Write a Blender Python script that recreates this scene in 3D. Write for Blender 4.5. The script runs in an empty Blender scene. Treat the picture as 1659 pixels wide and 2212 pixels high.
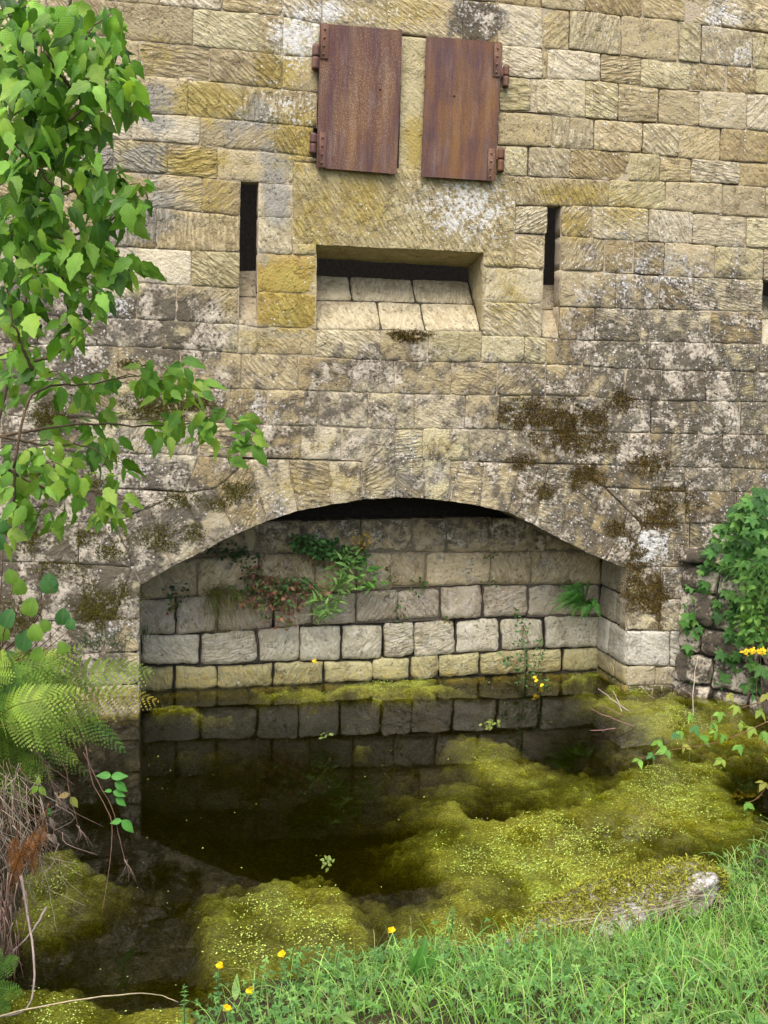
import bpy, numpy as np, math, random
from math import sin, cos, pi, atan, radians
rng = np.random.default_rng(7); random.seed(7)
S = bpy.context.scene
COL = S.collection

# ------------------------------------------------------------------ camera model
F = 2170.; PSI = atan(.225); PIT = atan(276/2170); ROLL = .025
def _Rx(a): return np.array([[1,0,0],[0,cos(a),-sin(a)],[0,sin(a),cos(a)]])
def _Rz(a): return np.array([[cos(a),-sin(a),0],[sin(a),cos(a),0],[0,0,1]])
RM = _Rz(-PSI) @ _Rx(pi/2-PIT) @ _Rz(ROLL); CAM = np.array([0., -8., 2.65])
def ray(x, y): return RM @ np.array([(x-829.5)/F, -(y-1106)/F, -1.])
def U(x, y, Y=0.):                      # a point on the upright plane at depth Y
    d = ray(x, y); return CAM + d*((Y-CAM[1])/d[1])
def W(x, y, z=0.):                      # a point on the level plane at height z
    d = ray(x, y); return CAM + d*((z-CAM[2])/d[2])
def proj(P):
    q = (np.asarray(P)-CAM) @ RM
    return 829.5+F*q[:,0]/-q[:,2], 1106-F*q[:,1]/-q[:,2]

# ------------------------------------------------------------------ noise
def _h(i, j, k, s):
    n = (i*73856093) ^ (j*19349663) ^ (k*83492791) ^ (s*2654435)
    n = (n ^ (n >> 13)) * 1274126177; n = n & 0x7fffffff
    n = (n ^ (n >> 16)); return (n % 100003)/100003.
def vn(x, y, z=0., s=0):
    x = np.asarray(x, float); y = np.asarray(y, float); z = np.asarray(z, float)+0*x
    i, j, k = [np.floor(a).astype(np.int64) for a in (x, y, z)]
    u, v, w = x-i, y-j, z-k
    u, v, w = [a*a*(3-2*a) for a in (u, v, w)]
    r = 0
    for a in (0,1):
        for b in (0,1):
            for c in (0,1):
                r = r + _h(i+a, j+b, k+c, s)*(u if a else 1-u)*(v if b else 1-v)*(w if c else 1-w)
    return r
def fbm(x, y, z=0., s=0, o=4):
    r = 0; a = .5; t = 0
    for q in range(o):
        r = r + a*vn(np.asarray(x)*2**q, np.asarray(y)*2**q, np.asarray(z)*2**q, s+q*17); t += a; a *= .5
    return r/t
def sst(a, b, x):
    t = np.clip((np.asarray(x)-a)/(b-a), 0, 1); return t*t*(3-2*t)

# ------------------------------------------------------------------ mesh builder
BASE = {}
class MB:
    def __init__(s): s.V=[]; s.Fc=[]; s.C=[]; s.T=[]; s.n=0
    def add(s, v, faces, col=(.5,.5,.5), uv=None):
        v = np.asarray(v, float).reshape(-1,3); m = len(v)
        faces = np.asarray(faces, np.int64)
        s.V.append(v); s.Fc.append(faces+s.n); s.n += m
        c = np.ones((m,4)); c[:,:3] = np.asarray(col)[...,:3] if np.ndim(col)==1 else np.asarray(col)[:,:3]
        s.C.append(c)
        t = np.zeros((m,3))
        if uv is not None: t[:,:np.shape(uv)[1]] = uv
        s.T.append(t)
    def build(s, name, mat, parent=None, base=None, smooth=True, mask=None):
        V = np.concatenate(s.V)
        if parent is not None: base = BASE[parent.name]
        elif base is None: base = np.array([V[:,0].mean(), V[:,1].mean(), V[:,2].min()])
        base = np.asarray(base, float)
        me = bpy.data.meshes.new(name); L = V-base
        me.vertices.add(len(L)); me.vertices.foreach_set('co', L.astype(np.float32).ravel())
        idx = np.concatenate([f.ravel() for f in s.Fc]); tot = np.concatenate([np.full(len(f), f.shape[1]) for f in s.Fc])
        me.loops.add(len(idx)); me.loops.foreach_set('vertex_index', idx.astype(np.int32))
        me.polygons.add(len(tot)); st = np.concatenate([[0], np.cumsum(tot)[:-1]])
        me.polygons.foreach_set('loop_start', st.astype(np.int32)); me.polygons.foreach_set('loop_total', tot.astype(np.int32))
        me.polygons.foreach_set('use_smooth', np.full(len(tot), smooth))
        a = me.attributes.new('col', 'FLOAT_COLOR', 'POINT'); a.data.foreach_set('color', np.concatenate(s.C).astype(np.float32).ravel())
        a = me.attributes.new('uvp', 'FLOAT_VECTOR', 'POINT'); a.data.foreach_set('vector', np.concatenate(s.T).astype(np.float32).ravel())
        if mask is not None:
            a = me.attributes.new('mask', 'FLOAT_COLOR', 'POINT'); a.data.foreach_set('color', mask(V).astype(np.float32).ravel())
        me.update(calc_edges=True); me.validate()
        o = bpy.data.objects.new(name, me); COL.objects.link(o); me.materials.append(mat)
        BASE[o.name] = base
        if parent is not None: o.parent = parent
        else: o.location = base
        return o
def tag(o, label, cat=None, group=None, kind=None):
    o['label'] = label
    if cat: o['category'] = cat
    if group: o['group'] = group
    if kind: o['kind'] = kind
    return o
def thing(name, label, cat, base, group=None):
    o = bpy.data.objects.new(name, None); COL.objects.link(o); o.location = base; o.empty_display_size = .1
    BASE[o.name] = np.asarray(base, float)
    return tag(o, label, cat, group)
def gridfaces(nu, nv):
    i, j = np.meshgrid(np.arange(nu-1), np.arange(nv-1), indexing='ij'); a = (i*nv+j).ravel()
    return np.stack([a, a+nv, a+nv+1, a+1], 1)

def tube(mb, pts, r0, r1=None, col=(.2,.15,.1), sides=6, wob=0.):
    P = np.asarray(pts, float); n = len(P); r1 = r0 if r1 is None else r1
    if wob: P = P + rng.normal(0, wob, P.shape)*np.sin(np.linspace(0,pi,n))[:,None]
    T = np.gradient(P, axis=0); T /= np.linalg.norm(T, axis=1)[:,None]+1e-9
    ref = np.array([.31,.2,.93]); A = np.cross(T, ref); A /= np.linalg.norm(A, axis=1)[:,None]+1e-9; B = np.cross(T, A)
    rr = np.linspace(r0, r1, n)[:,None,None]; a = np.linspace(0, 2*pi, sides, endpoint=False)
    V = P[:,None]+rr*(A[:,None]*np.cos(a)[None,:,None]+B[:,None]*np.sin(a)[None,:,None])
    f = []
    for k in range(n-1):
        for q in range(sides):
            f.append((k*sides+q, k*sides+(q+1)%sides, (k+1)*sides+(q+1)%sides, (k+1)*sides+q))
    V = V.reshape(-1,3); mb.add(V, f, col)
    m = mb.n; mb.add(P[[0,-1]], np.zeros((0,3)), col)
    mb.Fc.append(np.array([(m-len(V)+(q+1)%sides, m-len(V)+q, m) for q in range(sides)]+[(m-sides+q, m-sides+(q+1)%sides, m+1) for q in range(sides)]))
def spline(pts, n=20):
    P = np.asarray(pts, float)
    if len(P) < 3: return P[0]+(P[-1]-P[0])*np.linspace(0,1,n)[:,None]
    Q = np.vstack([2*P[0]-P[1], P, 2*P[-1]-P[-2]]); out=[]
    t = np.linspace(0, len(P)-1-1e-6, n)
    for u in t:
        i = int(u); f = u-i; a,b,c,d = Q[i],Q[i+1],Q[i+2],Q[i+3]
        out.append(.5*((2*b)+(c-a)*f+(2*a-5*b+4*c-d)*f*f+(3*b-a-3*c+d)*f**3))
    return np.array(out)
def box(mb, c, d, bev=0., col=(.5,.5,.5), M=None):
    # bevelled box: centre c, size d
    hx = np.array(d)/2.; b = min(bev, min(hx)*.9); V=[]; import itertools
    for sx,sy,sz in itertools.product((-1,1),(-1,1),(-1,1)):
        s_ = np.array([sx,sy,sz])
        for ax in range(3):
            q = hx-b; q[ax] = hx[ax]; V.append(s_*q)
    V = np.array(V); idx = lambda sx,sy,sz,ax: (((sx>0)*2+(sy>0))*2+(sz>0))*3+ax
    fs=[]; tr=[]
    for ax in range(3):
        o = [a for a in range(3) if a!=ax]
        for s_ in (-1,1):
            l=[]
            for p,q in ((-1,-1),(1,-1),(1,1),(-1,1)):
                k=[0,0,0]; k[ax]=s_; k[o[0]]=p; k[o[1]]=q; l.append(idx(*k,ax))
            if (s_>0) == (ax==1): l=l[::-1]
            fs.append(l)
    for ax in range(3):
        o = [a for a in range(3) if a!=ax]
        for p in (-1,1):
            for q in (-1,1):
                l=[]
                for t,A in ((-1,o[0]),(1,o[0]),(1,o[1]),(-1,o[1])):
                    k=[0,0,0]; k[ax]=t; k[o[0]]=p; k[o[1]]=q; l.append(idx(*k,A))
                fs.append(l)
    for sx,sy,sz in itertools.product((-1,1),(-1,1),(-1,1)):
        tr.append([idx(sx,sy,sz,0), idx(sx,sy,sz,1), idx(sx,sy,sz,2)])
    if M is not None: V = V @ np.asarray(M).T
    V = V+np.asarray(c); m = mb.n
    mb.add(V, fs, col); mb.Fc.append(np.array(tr)+m)

# ------------------------------------------------------------------ materials
class NT:
    def __init__(s, name):
        s.m = bpy.data.materials.new(name); s.m.use_nodes = True; s.t = s.m.node_tree; s.t.nodes.clear()
        s.out = s.t.nodes.new('ShaderNodeOutputMaterial')
    def n(s, kind, **kw):
        x = s.t.nodes.new('ShaderNode'+kind)
        for k, v in kw.items():
            if hasattr(x, k) and k not in x.inputs: setattr(x, k, v)
        return x
    def put(s, sock, v):
        if hasattr(v, 'is_linked') or isinstance(v, bpy.types.NodeSocket): s.t.links.new(v, sock)
        elif isinstance(v, (tuple, list)) and len(v)==3 and sock.type=='RGBA': sock.default_value = (*v,1)
        else: sock.default_value = v
    def math(s, op, a, b=0., c=None, clamp=False):
        x = s.n('Math', operation=op, use_clamp=clamp); s.put(x.inputs[0], a); s.put(x.inputs[1], b)
        if c is not None: s.put(x.inputs[2], c)
        return x.outputs[0]
    def mix(s, f, a, b, mode='MIX'):
        x = s.n('Mix', data_type='RGBA', blend_type=mode); s.put(x.inputs[0], f); s.put(x.inputs[6], a); s.put(x.inputs[7], b); return x.outputs[2]
    def noise(s, vec, scale, detail=4, rough=.55, dist=0.):
        x = s.n('TexNoise'); s.put(x.inputs['Vector'], vec); x.inputs['Scale'].default_value = scale
        x.inputs['Detail'].default_value = detail; x.inputs['Roughness'].default_value = rough; x.inputs['Distortion'].default_value = dist
        return x.outputs[0]
    def voro(s, vec, scale, feature='F1'):
        x = s.n('TexVoronoi', feature=feature); s.put(x.inputs['Vector'], vec); x.inputs['Scale'].default_value = scale; return x
    def thr(s, v, lo, gain): return s.math('MULTIPLY', s.math('SUBTRACT', v, lo), gain, clamp=True)
    def map(s, vec, sc, rot=(0,0,0)):
        x = s.n('Mapping'); s.put(x.inputs[0], vec); x.inputs['Scale'].default_value = sc; x.inputs['Rotation'].default_value = rot; return x.outputs[0]
    def attr(s, name): return s.n('Attribute', attribute_name=name)
    def obj(s): return s.n('TexCoord').outputs['Object']
    def bump(s, h, st=.5, d=.01, nrm=None):
        x = s.n('Bump'); x.inputs['Strength'].default_value = st; x.inputs['Distance'].default_value = d; s.put(x.inputs['Height'], h)
        if nrm is not None: s.put(x.inputs['Normal'], nrm)
        return x.outputs[0]
    def bsdf(s, col, rough=.8, nrm=None, spec=.3, metal=0., **kw):
        x = s.n('BsdfPrincipled'); s.put(x.inputs['Base Color'], col); s.put(x.inputs['Roughness'], rough)
        s.put(x.inputs['Specular IOR Level'], spec); s.put(x.inputs['Metallic'], metal)
        if nrm is not None: s.put(x.inputs['Normal'], nrm)
        for k, v in kw.items(): s.put(x.inputs[k.replace('_',' ')], v)
        return x.outputs[0]
    def surf(s, sh): s.t.links.new(sh, s.out.inputs['Surface']); return s.m

def stone_mat(name, tool_amt=.5, lichen=1.):
    N = NT(name); P = N.obj(); c = N.attr('col').outputs['Color']; mk = N.attr('mask'); uv = N.attr('uvp').outputs['Vector']
    sep = N.n('SeparateColor'); N.put(sep.inputs[0], mk.outputs['Color']); mr, mg, mb_ = sep.outputs[0], sep.outputs[1], sep.outputs[2]; ma = mk.outputs['Alpha']
    n1 = N.noise(P, 2.6, 6); n2 = N.noise(P, 9., 8, .65); n3 = N.noise(P, 38., 6, .65); n4 = N.noise(P, 120., 3)
    n5 = N.noise(N.map(P, (1,1,1), (.4,.9,.2)), 4.7, 8, .6, .3)
    sz_ = N.n('SeparateXYZ'); N.put(sz_.inputs[0], uv); tsr = sz_.outputs[2]; uvf = N.n('CombineXYZ'); N.put(uvf.inputs[0], sz_.outputs[0]); N.put(uvf.inputs[1], sz_.outputs[1]); uv = uvf.outputs[0]
    nv = N.n('TexNoise'); N.put(nv.inputs['Vector'], P); nv.inputs['Scale'].default_value = 22.; nv.inputs['Detail'].default_value = 3.
    uvd = N.n('VectorMath', operation='MULTIPLY_ADD'); N.put(uvd.inputs[0], nv.outputs['Color']); uvd.inputs[1].default_value = (.030,.018,0); N.put(uvd.inputs[2], uv)
    ve = N.voro(N.map(uvd.outputs[0], (11., 44., 1.)), 1.)
    tn = N.noise(N.map(uvd.outputs[0], (8., 46., 1.)), 1., 1., .5, .1)
    tool = N.math('ADD', N.math('MULTIPLY', N.math('SUBTRACT', 1., ve.outputs['Distance'], clamp=True), .55), N.math('MULTIPLY', tn, .45))
    tool2 = N.noise(N.map(uvd.outputs[0], (24., 70., 1.)), 1., 2, .5, .1)
    col = N.mix(N.thr(n2, .3, 2.2), N.mix(1., c, (.70,.66,.56), 'MULTIPLY'), c)
    col = N.mix(N.math('MULTIPLY', N.thr(n3, .42, 3.), .35), col, N.mix(1., c, (1.25,1.22,1.15), 'MULTIPLY'))
    # grey weathering, ochre and yellow-green lichens
    g = N.thr(N.math('ADD', n5, N.math('MULTIPLY', ma, .45)), .66, 6.)
    col = N.mix(N.math('MULTIPLY', g, .70), col, N.mix(n3, (.17,.172,.165), (.34,.335,.31)))
    o = N.thr(N.math('ADD', N.math('MULTIPLY_ADD', n2, .6, N.math('MULTIPLY', n3, .4)), N.math('MULTIPLY', mb_, .42)), .66, 7.)
    col = N.mix(N.math('MULTIPLY', o, .74), col, N.mix(n1, (.28,.18,.045), (.48,.39,.085)))
    y = N.thr(N.math('ADD', N.math('MULTIPLY_ADD', n5, .5, N.math('MULTIPLY', n3, .5)), N.math('MULTIPLY', mb_, .12)), .58, 6.)
    col = N.mix(N.math('MULTIPLY', y, .42), col, (.36,.33,.10))
    # tooling marks: grime and groove shadow, both darkened into the colour
    tm = N.thr(N.math('ADD', tool, N.math('MULTIPLY', N.math('SUBTRACT', n5, .5), .35)), .43, 6.)
    col = N.mix(N.math('MULTIPLY', N.math('MULTIPLY', N.math('SUBTRACT', 1., tm), tool_amt), N.math('MULTIPLY', tsr, N.math('MULTIPLY_ADD', n1, 1.1, .35))), col, N.mix(1., col, (.40,.36,.28), 'MULTIPLY'))
    pit = N.math('MULTIPLY', N.thr(N.math('SUBTRACT', 1., n3), .60, 12.), N.thr(n5, .42, 6.))
    col = N.mix(N.math('MULTIPLY', pit, .55), col, N.mix(1., col, (.38,.34,.27), 'MULTIPLY'))
    fl_ = N.thr(N.noise(N.map(P,(1,1,1),(.2,.3,.7)), 6.5, 7, .62, .6), .56, 14.)
    col = N.mix(N.math('MULTIPLY', fl_, .35), col, N.mix(1., col, (.62,.57,.50), 'MULTIPLY'))
    # black crust; in the recess it also carries painted shade
    k = N.math('MULTIPLY_ADD', n2, .40, N.math('MULTIPLY_ADD', n3, .17, N.math('MULTIPLY', n5, .43)))
    d = N.thr(N.math('ADD', k, N.math('MULTIPLY', mr, .40)), .66, 13.)
    col = N.mix(N.math('MULTIPLY', d, .88), col, N.mix(n4, (.036,.030,.023), (.13,.112,.088)))
    pale = N.math('MULTIPLY', N.thr(N.math('ADD', N.math('MULTIPLY_ADD', n5, .72, N.math('MULTIPLY', n3, .28)), N.math('MULTIPLY', mr, .10)), .575, 11.), N.thr(mr, .1, 3.))
    col = N.mix(N.math('MULTIPLY', pale, N.math('MULTIPLY', N.thr(n3,.3,6.), .9)), col, (.56,.49,.38))
    # white crustose lichen: blotches and round spots
    w = N.thr(N.math('ADD', N.math('MULTIPLY_ADD', n3, .6, N.math('MULTIPLY', n2, .4)), N.math('MULTIPLY', mg, .31)), .675, 11.)
    vo = N.voro(P, 42.); vd = N.math('SUBTRACT', 1., N.thr(N.math('ADD', vo.outputs['Distance'], N.math('MULTIPLY', n4, .12)), .30, 12.))
    vsel = N.n('SeparateColor'); N.put(vsel.inputs[0], vo.outputs['Color'])
    w2 = N.math('MULTIPLY', vd, N.thr(N.math('ADD', vsel.outputs[0], N.math('MULTIPLY', mg, .6)), 1.0, 20.))
    w = N.math('MULTIPLY', N.math('MAXIMUM', w, w2), lichen)
    col = N.mix(N.math('MULTIPLY', w, .9), col, N.mix(n4, (.50,.50,.47), (.74,.73,.70)))
    h = N.math('ADD', N.math('MULTIPLY_ADD', pit, -.8, N.math('MULTIPLY', fl_, .5)), 0.)
    h = N.math('ADD', h, 0.)
    h2 = N.math('ADD', N.math('MULTIPLY', tool, N.math('MULTIPLY', N.math('SUBTRACT', 1., N.math('MULTIPLY', mr, .45), clamp=True), N.math('MULTIPLY', tsr, 1.5*tool_amt*2))), N.math('ADD', N.math('MULTIPLY', n3, .9), N.math('ADD', N.math('MULTIPLY', tool2, .35), N.math('MULTIPLY', n4, .25))))
    return N.surf(N.bsdf(col, .92, N.bump(N.math('ADD', h, h2), 1., .014), .15))
def mortar_mat():
    N = NT('lime_mortar'); P = N.obj(); mk = N.attr('mask'); sep = N.n('SeparateColor'); N.put(sep.inputs[0], mk.outputs['Color'])
    n2 = N.noise(P, 12., 6); n3 = N.noise(P, 70., 5)
    col = N.mix(n2, (.30,.25,.17), (.56,.475,.345)); col = N.mix(N.thr(n3, .5, 4.), col, N.mix(1., col, (.6,.55,.5), 'MULTIPLY'))
    d = N.thr(N.math('ADD', N.noise(P, 7., 7, .65), N.math('MULTIPLY', sep.outputs[0], .30)), .72, 7.)
    col = N.mix(N.math('MULTIPLY', d, .8), col, (.06,.05,.04))
    return N.surf(N.bsdf(col, .95, N.bump(n3, .8, .01), .1))
def rust_mat(hue):
    N = NT('rusted_iron'); P = N.obj()
    st = N.noise(N.map(P, (6., 6., .9)), 1., 8, .72, .2); st2 = N.noise(N.map(P, (16., 16., 2.2)), 1., 6, .65, .3); n3 = N.noise(P, 150., 4, .7); n2 = N.noise(P, 5., 5)
    a, b = ((.120,.046,.038), (.105,.056,.054)) if hue==0 else ((.105,.054,.056), (.155,.066,.042))
    col = N.mix(N.thr(n2, .4, 4.), a, b); n7 = N.noise(P, 28., 6, .7); col = N.mix(N.math('MULTIPLY', N.thr(n7, .52, 6.), .5), col, (.075,.04,.036))
    col = N.mix(N.math('MULTIPLY', N.thr(st, .44, 4.5), .75), col, (.30,.15,.032))
    col = N.mix(N.math('MULTIPLY', N.thr(st2, .5, 4.), .5), col, (.27,.21,.19))
    gr = N.thr(N.math('ADD', n3, N.math('MULTIPLY', st, .35 if hue==0 else .15)), .74, 8.)
    col = N.mix(N.math('MULTIPLY', gr, .7), col, (.40,.36,.32))
    col = N.mix(N.math('MULTIPLY', N.thr(n3, .38, 6.), .7), N.mix(1., col, (.5,.45,.45), 'MULTIPLY'), col)
    return N.surf(N.bsdf(col, N.math('MULTIPLY_ADD', n3, .3, .5), N.bump(n3, .35, .004), .35))
def leaf_mat(name, trans=.35, rough=.5, vein=1., spec=.3):
    N = NT(name); c = N.attr('col').outputs['Color']; uv = N.attr('uvp').outputs['Vector']; P = N.obj()
    sx = N.n('SeparateXYZ'); N.put(sx.inputs[0], uv); ax = N.math('ABSOLUTE', sx.outputs[0])
    ph = N.math('SUBTRACT', N.math('MULTIPLY', sx.outputs[1], 9.), N.math('MULTIPLY', ax, 7.))
    wv = N.math('ABSOLUTE', N.math('SINE', N.math('MULTIPLY', ph, pi)))
    vn_ = N.math('MULTIPLY', N.math('SUBTRACT', 1., N.thr(wv, .0, 3.)), .30*vein)
    mid = N.math('MULTIPLY', N.math('SUBTRACT', 1., N.thr(ax, .02, 14.)), .35*vein)
    n = N.noise(P, 14., 3); n2 = N.noise(P, 60., 3)
    col = N.mix(N.thr(n, .35, 3.), N.mix(1., c, (.72,.78,.7), 'MULTIPLY'), N.mix(1., c, (1.15,1.1,1.0), 'MULTIPLY'))
    col = N.mix(N.math('MAXIMUM', vn_, mid), col, N.mix(.5, N.mix(1., c, (1.5,1.35,1.2), 'MULTIPLY'), (.22,.28,.08)))
    col = N.mix(N.math('MULTIPLY', N.thr(n2, .6, 8.), .25), col, N.mix(1., c, (.6,.6,.5), 'MULTIPLY'))
    b = N.bsdf(col, rough, N.bump(wv, .35*vein, .003), spec)
    t = N.n('BsdfTranslucent'); N.put(t.inputs[0], N.mix(1., col, (1.3,1.35,.7), 'MULTIPLY'))
    m = N.n('MixShader'); m.inputs[0].default_value = trans; N.t.links.new(b, m.inputs[1]); N.t.links.new(t.outputs[0], m.inputs[2])
    return N.surf(m.outputs[0])
def plain_mat(name, rough=.8, spec=.2, nscale=30., amt=.5, bump=.3):
    N = NT(name); c = N.attr('col').outputs['Color']; P = N.obj(); n = N.noise(P, nscale, 5, .6)
    col = N.mix(N.thr(n, .3, 2.2), N.mix(1., c, (1-amt,1-amt,1-amt), 'MULTIPLY'), N.mix(1., c, (1.15,1.13,1.1), 'MULTIPLY'))
    return N.surf(N.bsdf(col, rough, N.bump(n, bump, .006), spec))
def ground_mat():
    N = NT('earth'); P = N.obj(); n = N.noise(P, 6., 6); n3 = N.noise(P, 45., 5)
    col = N.mix(n, (.025,.019,.010), (.075,.058,.03)); col = N.mix(N.thr(n3, .5, 5.), col, (.05,.065,.018))
    return N.surf(N.bsdf(col, .95, N.bump(n3, .8, .02), .1))
def water_mat():
    N = NT('pond_water'); P = N.obj(); n = N.noise(P, 5., 3)
    nr = N.bump(n, .05, .01)
    fr = N.n('Fresnel'); fr.inputs['IOR'].default_value = 1.33; N.put(fr.inputs['Normal'], nr)
    g = N.n('BsdfGlossy'); g.inputs['Roughness'].default_value = .015; g.inputs['Color'].default_value = (.9,.9,.9,1); N.put(g.inputs['Normal'], nr)
    t = N.n('BsdfTransparent'); m = N.n('MixShader')
    geo = N.n('NewGeometry')
    N.put(m.inputs[0], N.math('MULTIPLY', fr.outputs[0], N.math('SUBTRACT', 1., geo.outputs['Backfacing'])))
    N.t.links.new(t.outputs[0], m.inputs[1]); N.t.links.new(g.outputs[0], m.inputs[2])
    v = N.n('VolumeAbsorption'); v.inputs['Color'].default_value = (.63,.61,.14,1); v.inputs['Density'].default_value = 15.
    N.t.links.new(v.outputs[0], N.out.inputs['Volume'])
    return N.surf(m.outputs[0])
def algae_mat():
    N = NT('pond_algae'); P = N.obj(); c = N.attr('col').outputs['Color']; n = N.noise(P, 9., 7, .65); n3 = N.noise(N.map(P,(70.,150.,60.)), 1., 5, .75); n6 = N.noise(P, 26., 6, .7, .8)
    col = N.mix(n, (.19,.20,.015), (.50,.54,.04)); col = N.mix(.55, col, c)
    col = N.mix(N.thr(n3, .45, 5.), N.mix(1., col, (.42,.42,.40), 'MULTIPLY'), N.mix(1., col, (1.5,1.5,1.3), 'MULTIPLY'))
    col = N.mix(N.thr(n6, .50, 7.), N.mix(1., col, (.66,.64,.55), 'MULTIPLY'), col)
    return N.surf(N.bsdf(col, .8, N.bump(N.math('ADD', n6, n3), 1., .02), .2))

M_STONE = stone_mat('tooled_sandstone', .5); M_BACK = stone_mat('damp_block_stone', .35, .6); M_MORTAR = mortar_mat()
M_RUST = [rust_mat(0), rust_mat(1)]
M_LEAF = leaf_mat('green_leaf'); M_FERN = leaf_mat('fern_frond', .4, .6, 0.); M_GRASS = leaf_mat('grass_blade', .35, .5, 0.)
M_BARK = plain_mat('bark', .9, .1, 40.); M_MOSS = plain_mat('moss', .95, .05, 25., .45); M_DRY = plain_mat('dry_stem', .85, .15, 25., .4)
M_PETAL = plain_mat('petal', .6, .2, 40., .15); M_EARTH = ground_mat(); M_WATER = water_mat(); M_ALGAE = algae_mat(); M_DARK = plain_mat('dark_backing', .95, .05)

# ------------------------------------------------------------------ weathering map of the wall (what grows where on the stone; recess shade too)
BL = dict(
 r=[(1450,800,190,150,.8),(1560,950,150,130,.78),(1400,640,180,70,.6),(1560,620,110,90,.58),(1300,740,90,90,.7),(1330,540,150,40,.45),(330,680,120,55,.95),(120,700,130,130,1.),(60,900,110,200,1.),(380,750,130,40,.8),(800,790,260,50,.6),(700,880,220,50,.62),(560,950,160,50,.62),(140,1170,190,150,1.2),(330,1080,140,80,.95),
    (80,1330,170,120,1.1),(240,1400,60,60,.6),(1030,45,55,40,1.),(1200,1000,170,90,.6),(1400,1150,110,110,.55),(880,1000,90,60,.5),(470,880,120,60,.6),(980,870,120,50,.5),(1500,1100,120,100,.5),(60,520,90,120,.5),(1100,930,90,40,.4),(1600,330,100,150,.25),(1450,250,150,100,.22),(1180,1120,80,40,.4),(590,1080,90,50,.4),
    (830,1560,700,45,.5),(1390,1560,120,80,.4)],
 g=[(1030,25,70,45,.55),(640,75,60,70,.85),(700,25,60,25,.9),(820,30,90,25,.6),(1010,450,110,70,.75),(1400,600,200,90,.55),(1550,760,130,120,.42),(1560,30,50,40,.75),(1600,130,60,50,.6),(1230,140,60,50,.4),(240,650,60,50,.7),(180,780,120,60,.5),(560,890,60,50,.5),(880,960,40,30,.6),(1400,1180,50,40,.95),
    (620,1090,120,50,.5),(980,685,50,25,.8),(1200,370,70,50,.4),(1500,150,120,80,.4),(1360,500,120,40,.45),(1180,560,60,60,.4),(300,1000,120,60,.5),(220,1350,80,60,.5),(1390,1400,60,40,.2),(620,230,70,60,.6),(1200,230,100,60,.35),(260,110,80,50,.3),(950,1040,120,40,.4),(740,560,120,60,.3),(560,700,60,60,.3)],
 b=[(620,610,70,40,1.2),(630,680,60,35,1.15),(450,220,80,40,.95),(420,350,60,30,1.),(600,150,60,60,.8),(640,290,50,60,1.),(520,360,40,30,.5),(450,420,60,40,.6),(330,110,60,60,.55),(680,480,60,110,.6),(780,430,60,80,.7),(1060,80,60,60,.5),(1240,420,80,25,.8),(1240,490,50,40,.7),(900,310,30,50,.9),(560,730,60,40,.6),
    (850,30,150,30,.7),(700,600,60,60,.6),(1350,460,60,40,.7),(1100,640,50,80,.6),(1480,270,100,80,.35),(1250,260,100,80,.4),(700,960,120,40,.5),(760,1040,90,40,.6),(640,1050,80,40,.6),(950,970,50,30,.6),(760,860,80,40,.4),(480,650,50,40,.5),(1360,20,120,40,.4),(300,540,80,50,.4)],
 a=[(330,220,60,30,.9),(320,340,50,30,1.1),(600,330,25,60,1.2),(600,430,25,50,1.2),(340,460,60,60,.8),(250,500,60,60,.8),(540,250,60,60,.7),(200,340,60,40,.8),(590,130,40,40,.6),(330,270,60,20,.8),(580,560,30,20,.8),(590,715,60,15,.9),(1560,40,60,40,.6),(1400,560,60,40,.6),(1500,600,150,100,.3),
    (200,700,150,100,.5),(200,980,200,150,.6),(120,1150,200,150,.6),(950,1000,60,80,.5),(870,1030,40,60,.7),(1000,440,100,60,.3)])
def wall_mask(V):
    px, py = proj(V); out = []
    for ch in 'rgba':
        m = 0*px
        for x,y,sx,sy,a in BL[ch]: m = np.maximum(m, a*np.exp(-.5*(((px-x)/sx)**2+((py-y)/sy)**2)))
        out.append(np.clip(m, 0, 1.2))
    r, g, b, a = out
    lo = sst(560,760,py)*(1-.8*np.exp(-.5*(((px-860)/230)**2+((py-650)/90)**2)))
    lo = lo*(1-.95*np.exp(-.5*(((px-1390)/70)**2+((py-1415)/55)**2))); r = np.maximum(r, .47*lo+.14*sst(900,1300,px)); g = np.maximum(g, .22*sst(950,1250,px)+.14*lo); b = np.maximum(b, .36*sst(900,1150,px)*(1-sst(380,520,py)))
    return np.stack([np.clip(r,0,1.2), g, b, a], 1)
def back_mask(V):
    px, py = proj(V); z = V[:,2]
    r = .26+.34*sst(.9,1.5,z); g = .15+.25*sst(.15,.3,z)*(1-sst(.6,1.,z)); b = .5*(1-sst(.05,.4,z)); a = .12+.12*sst(.5,1.,z)+0*px  # crust deepens upward: arch shade put into the stone colour
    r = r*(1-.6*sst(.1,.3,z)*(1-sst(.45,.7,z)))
    return np.stack([r, g, b, a], 1)

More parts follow.
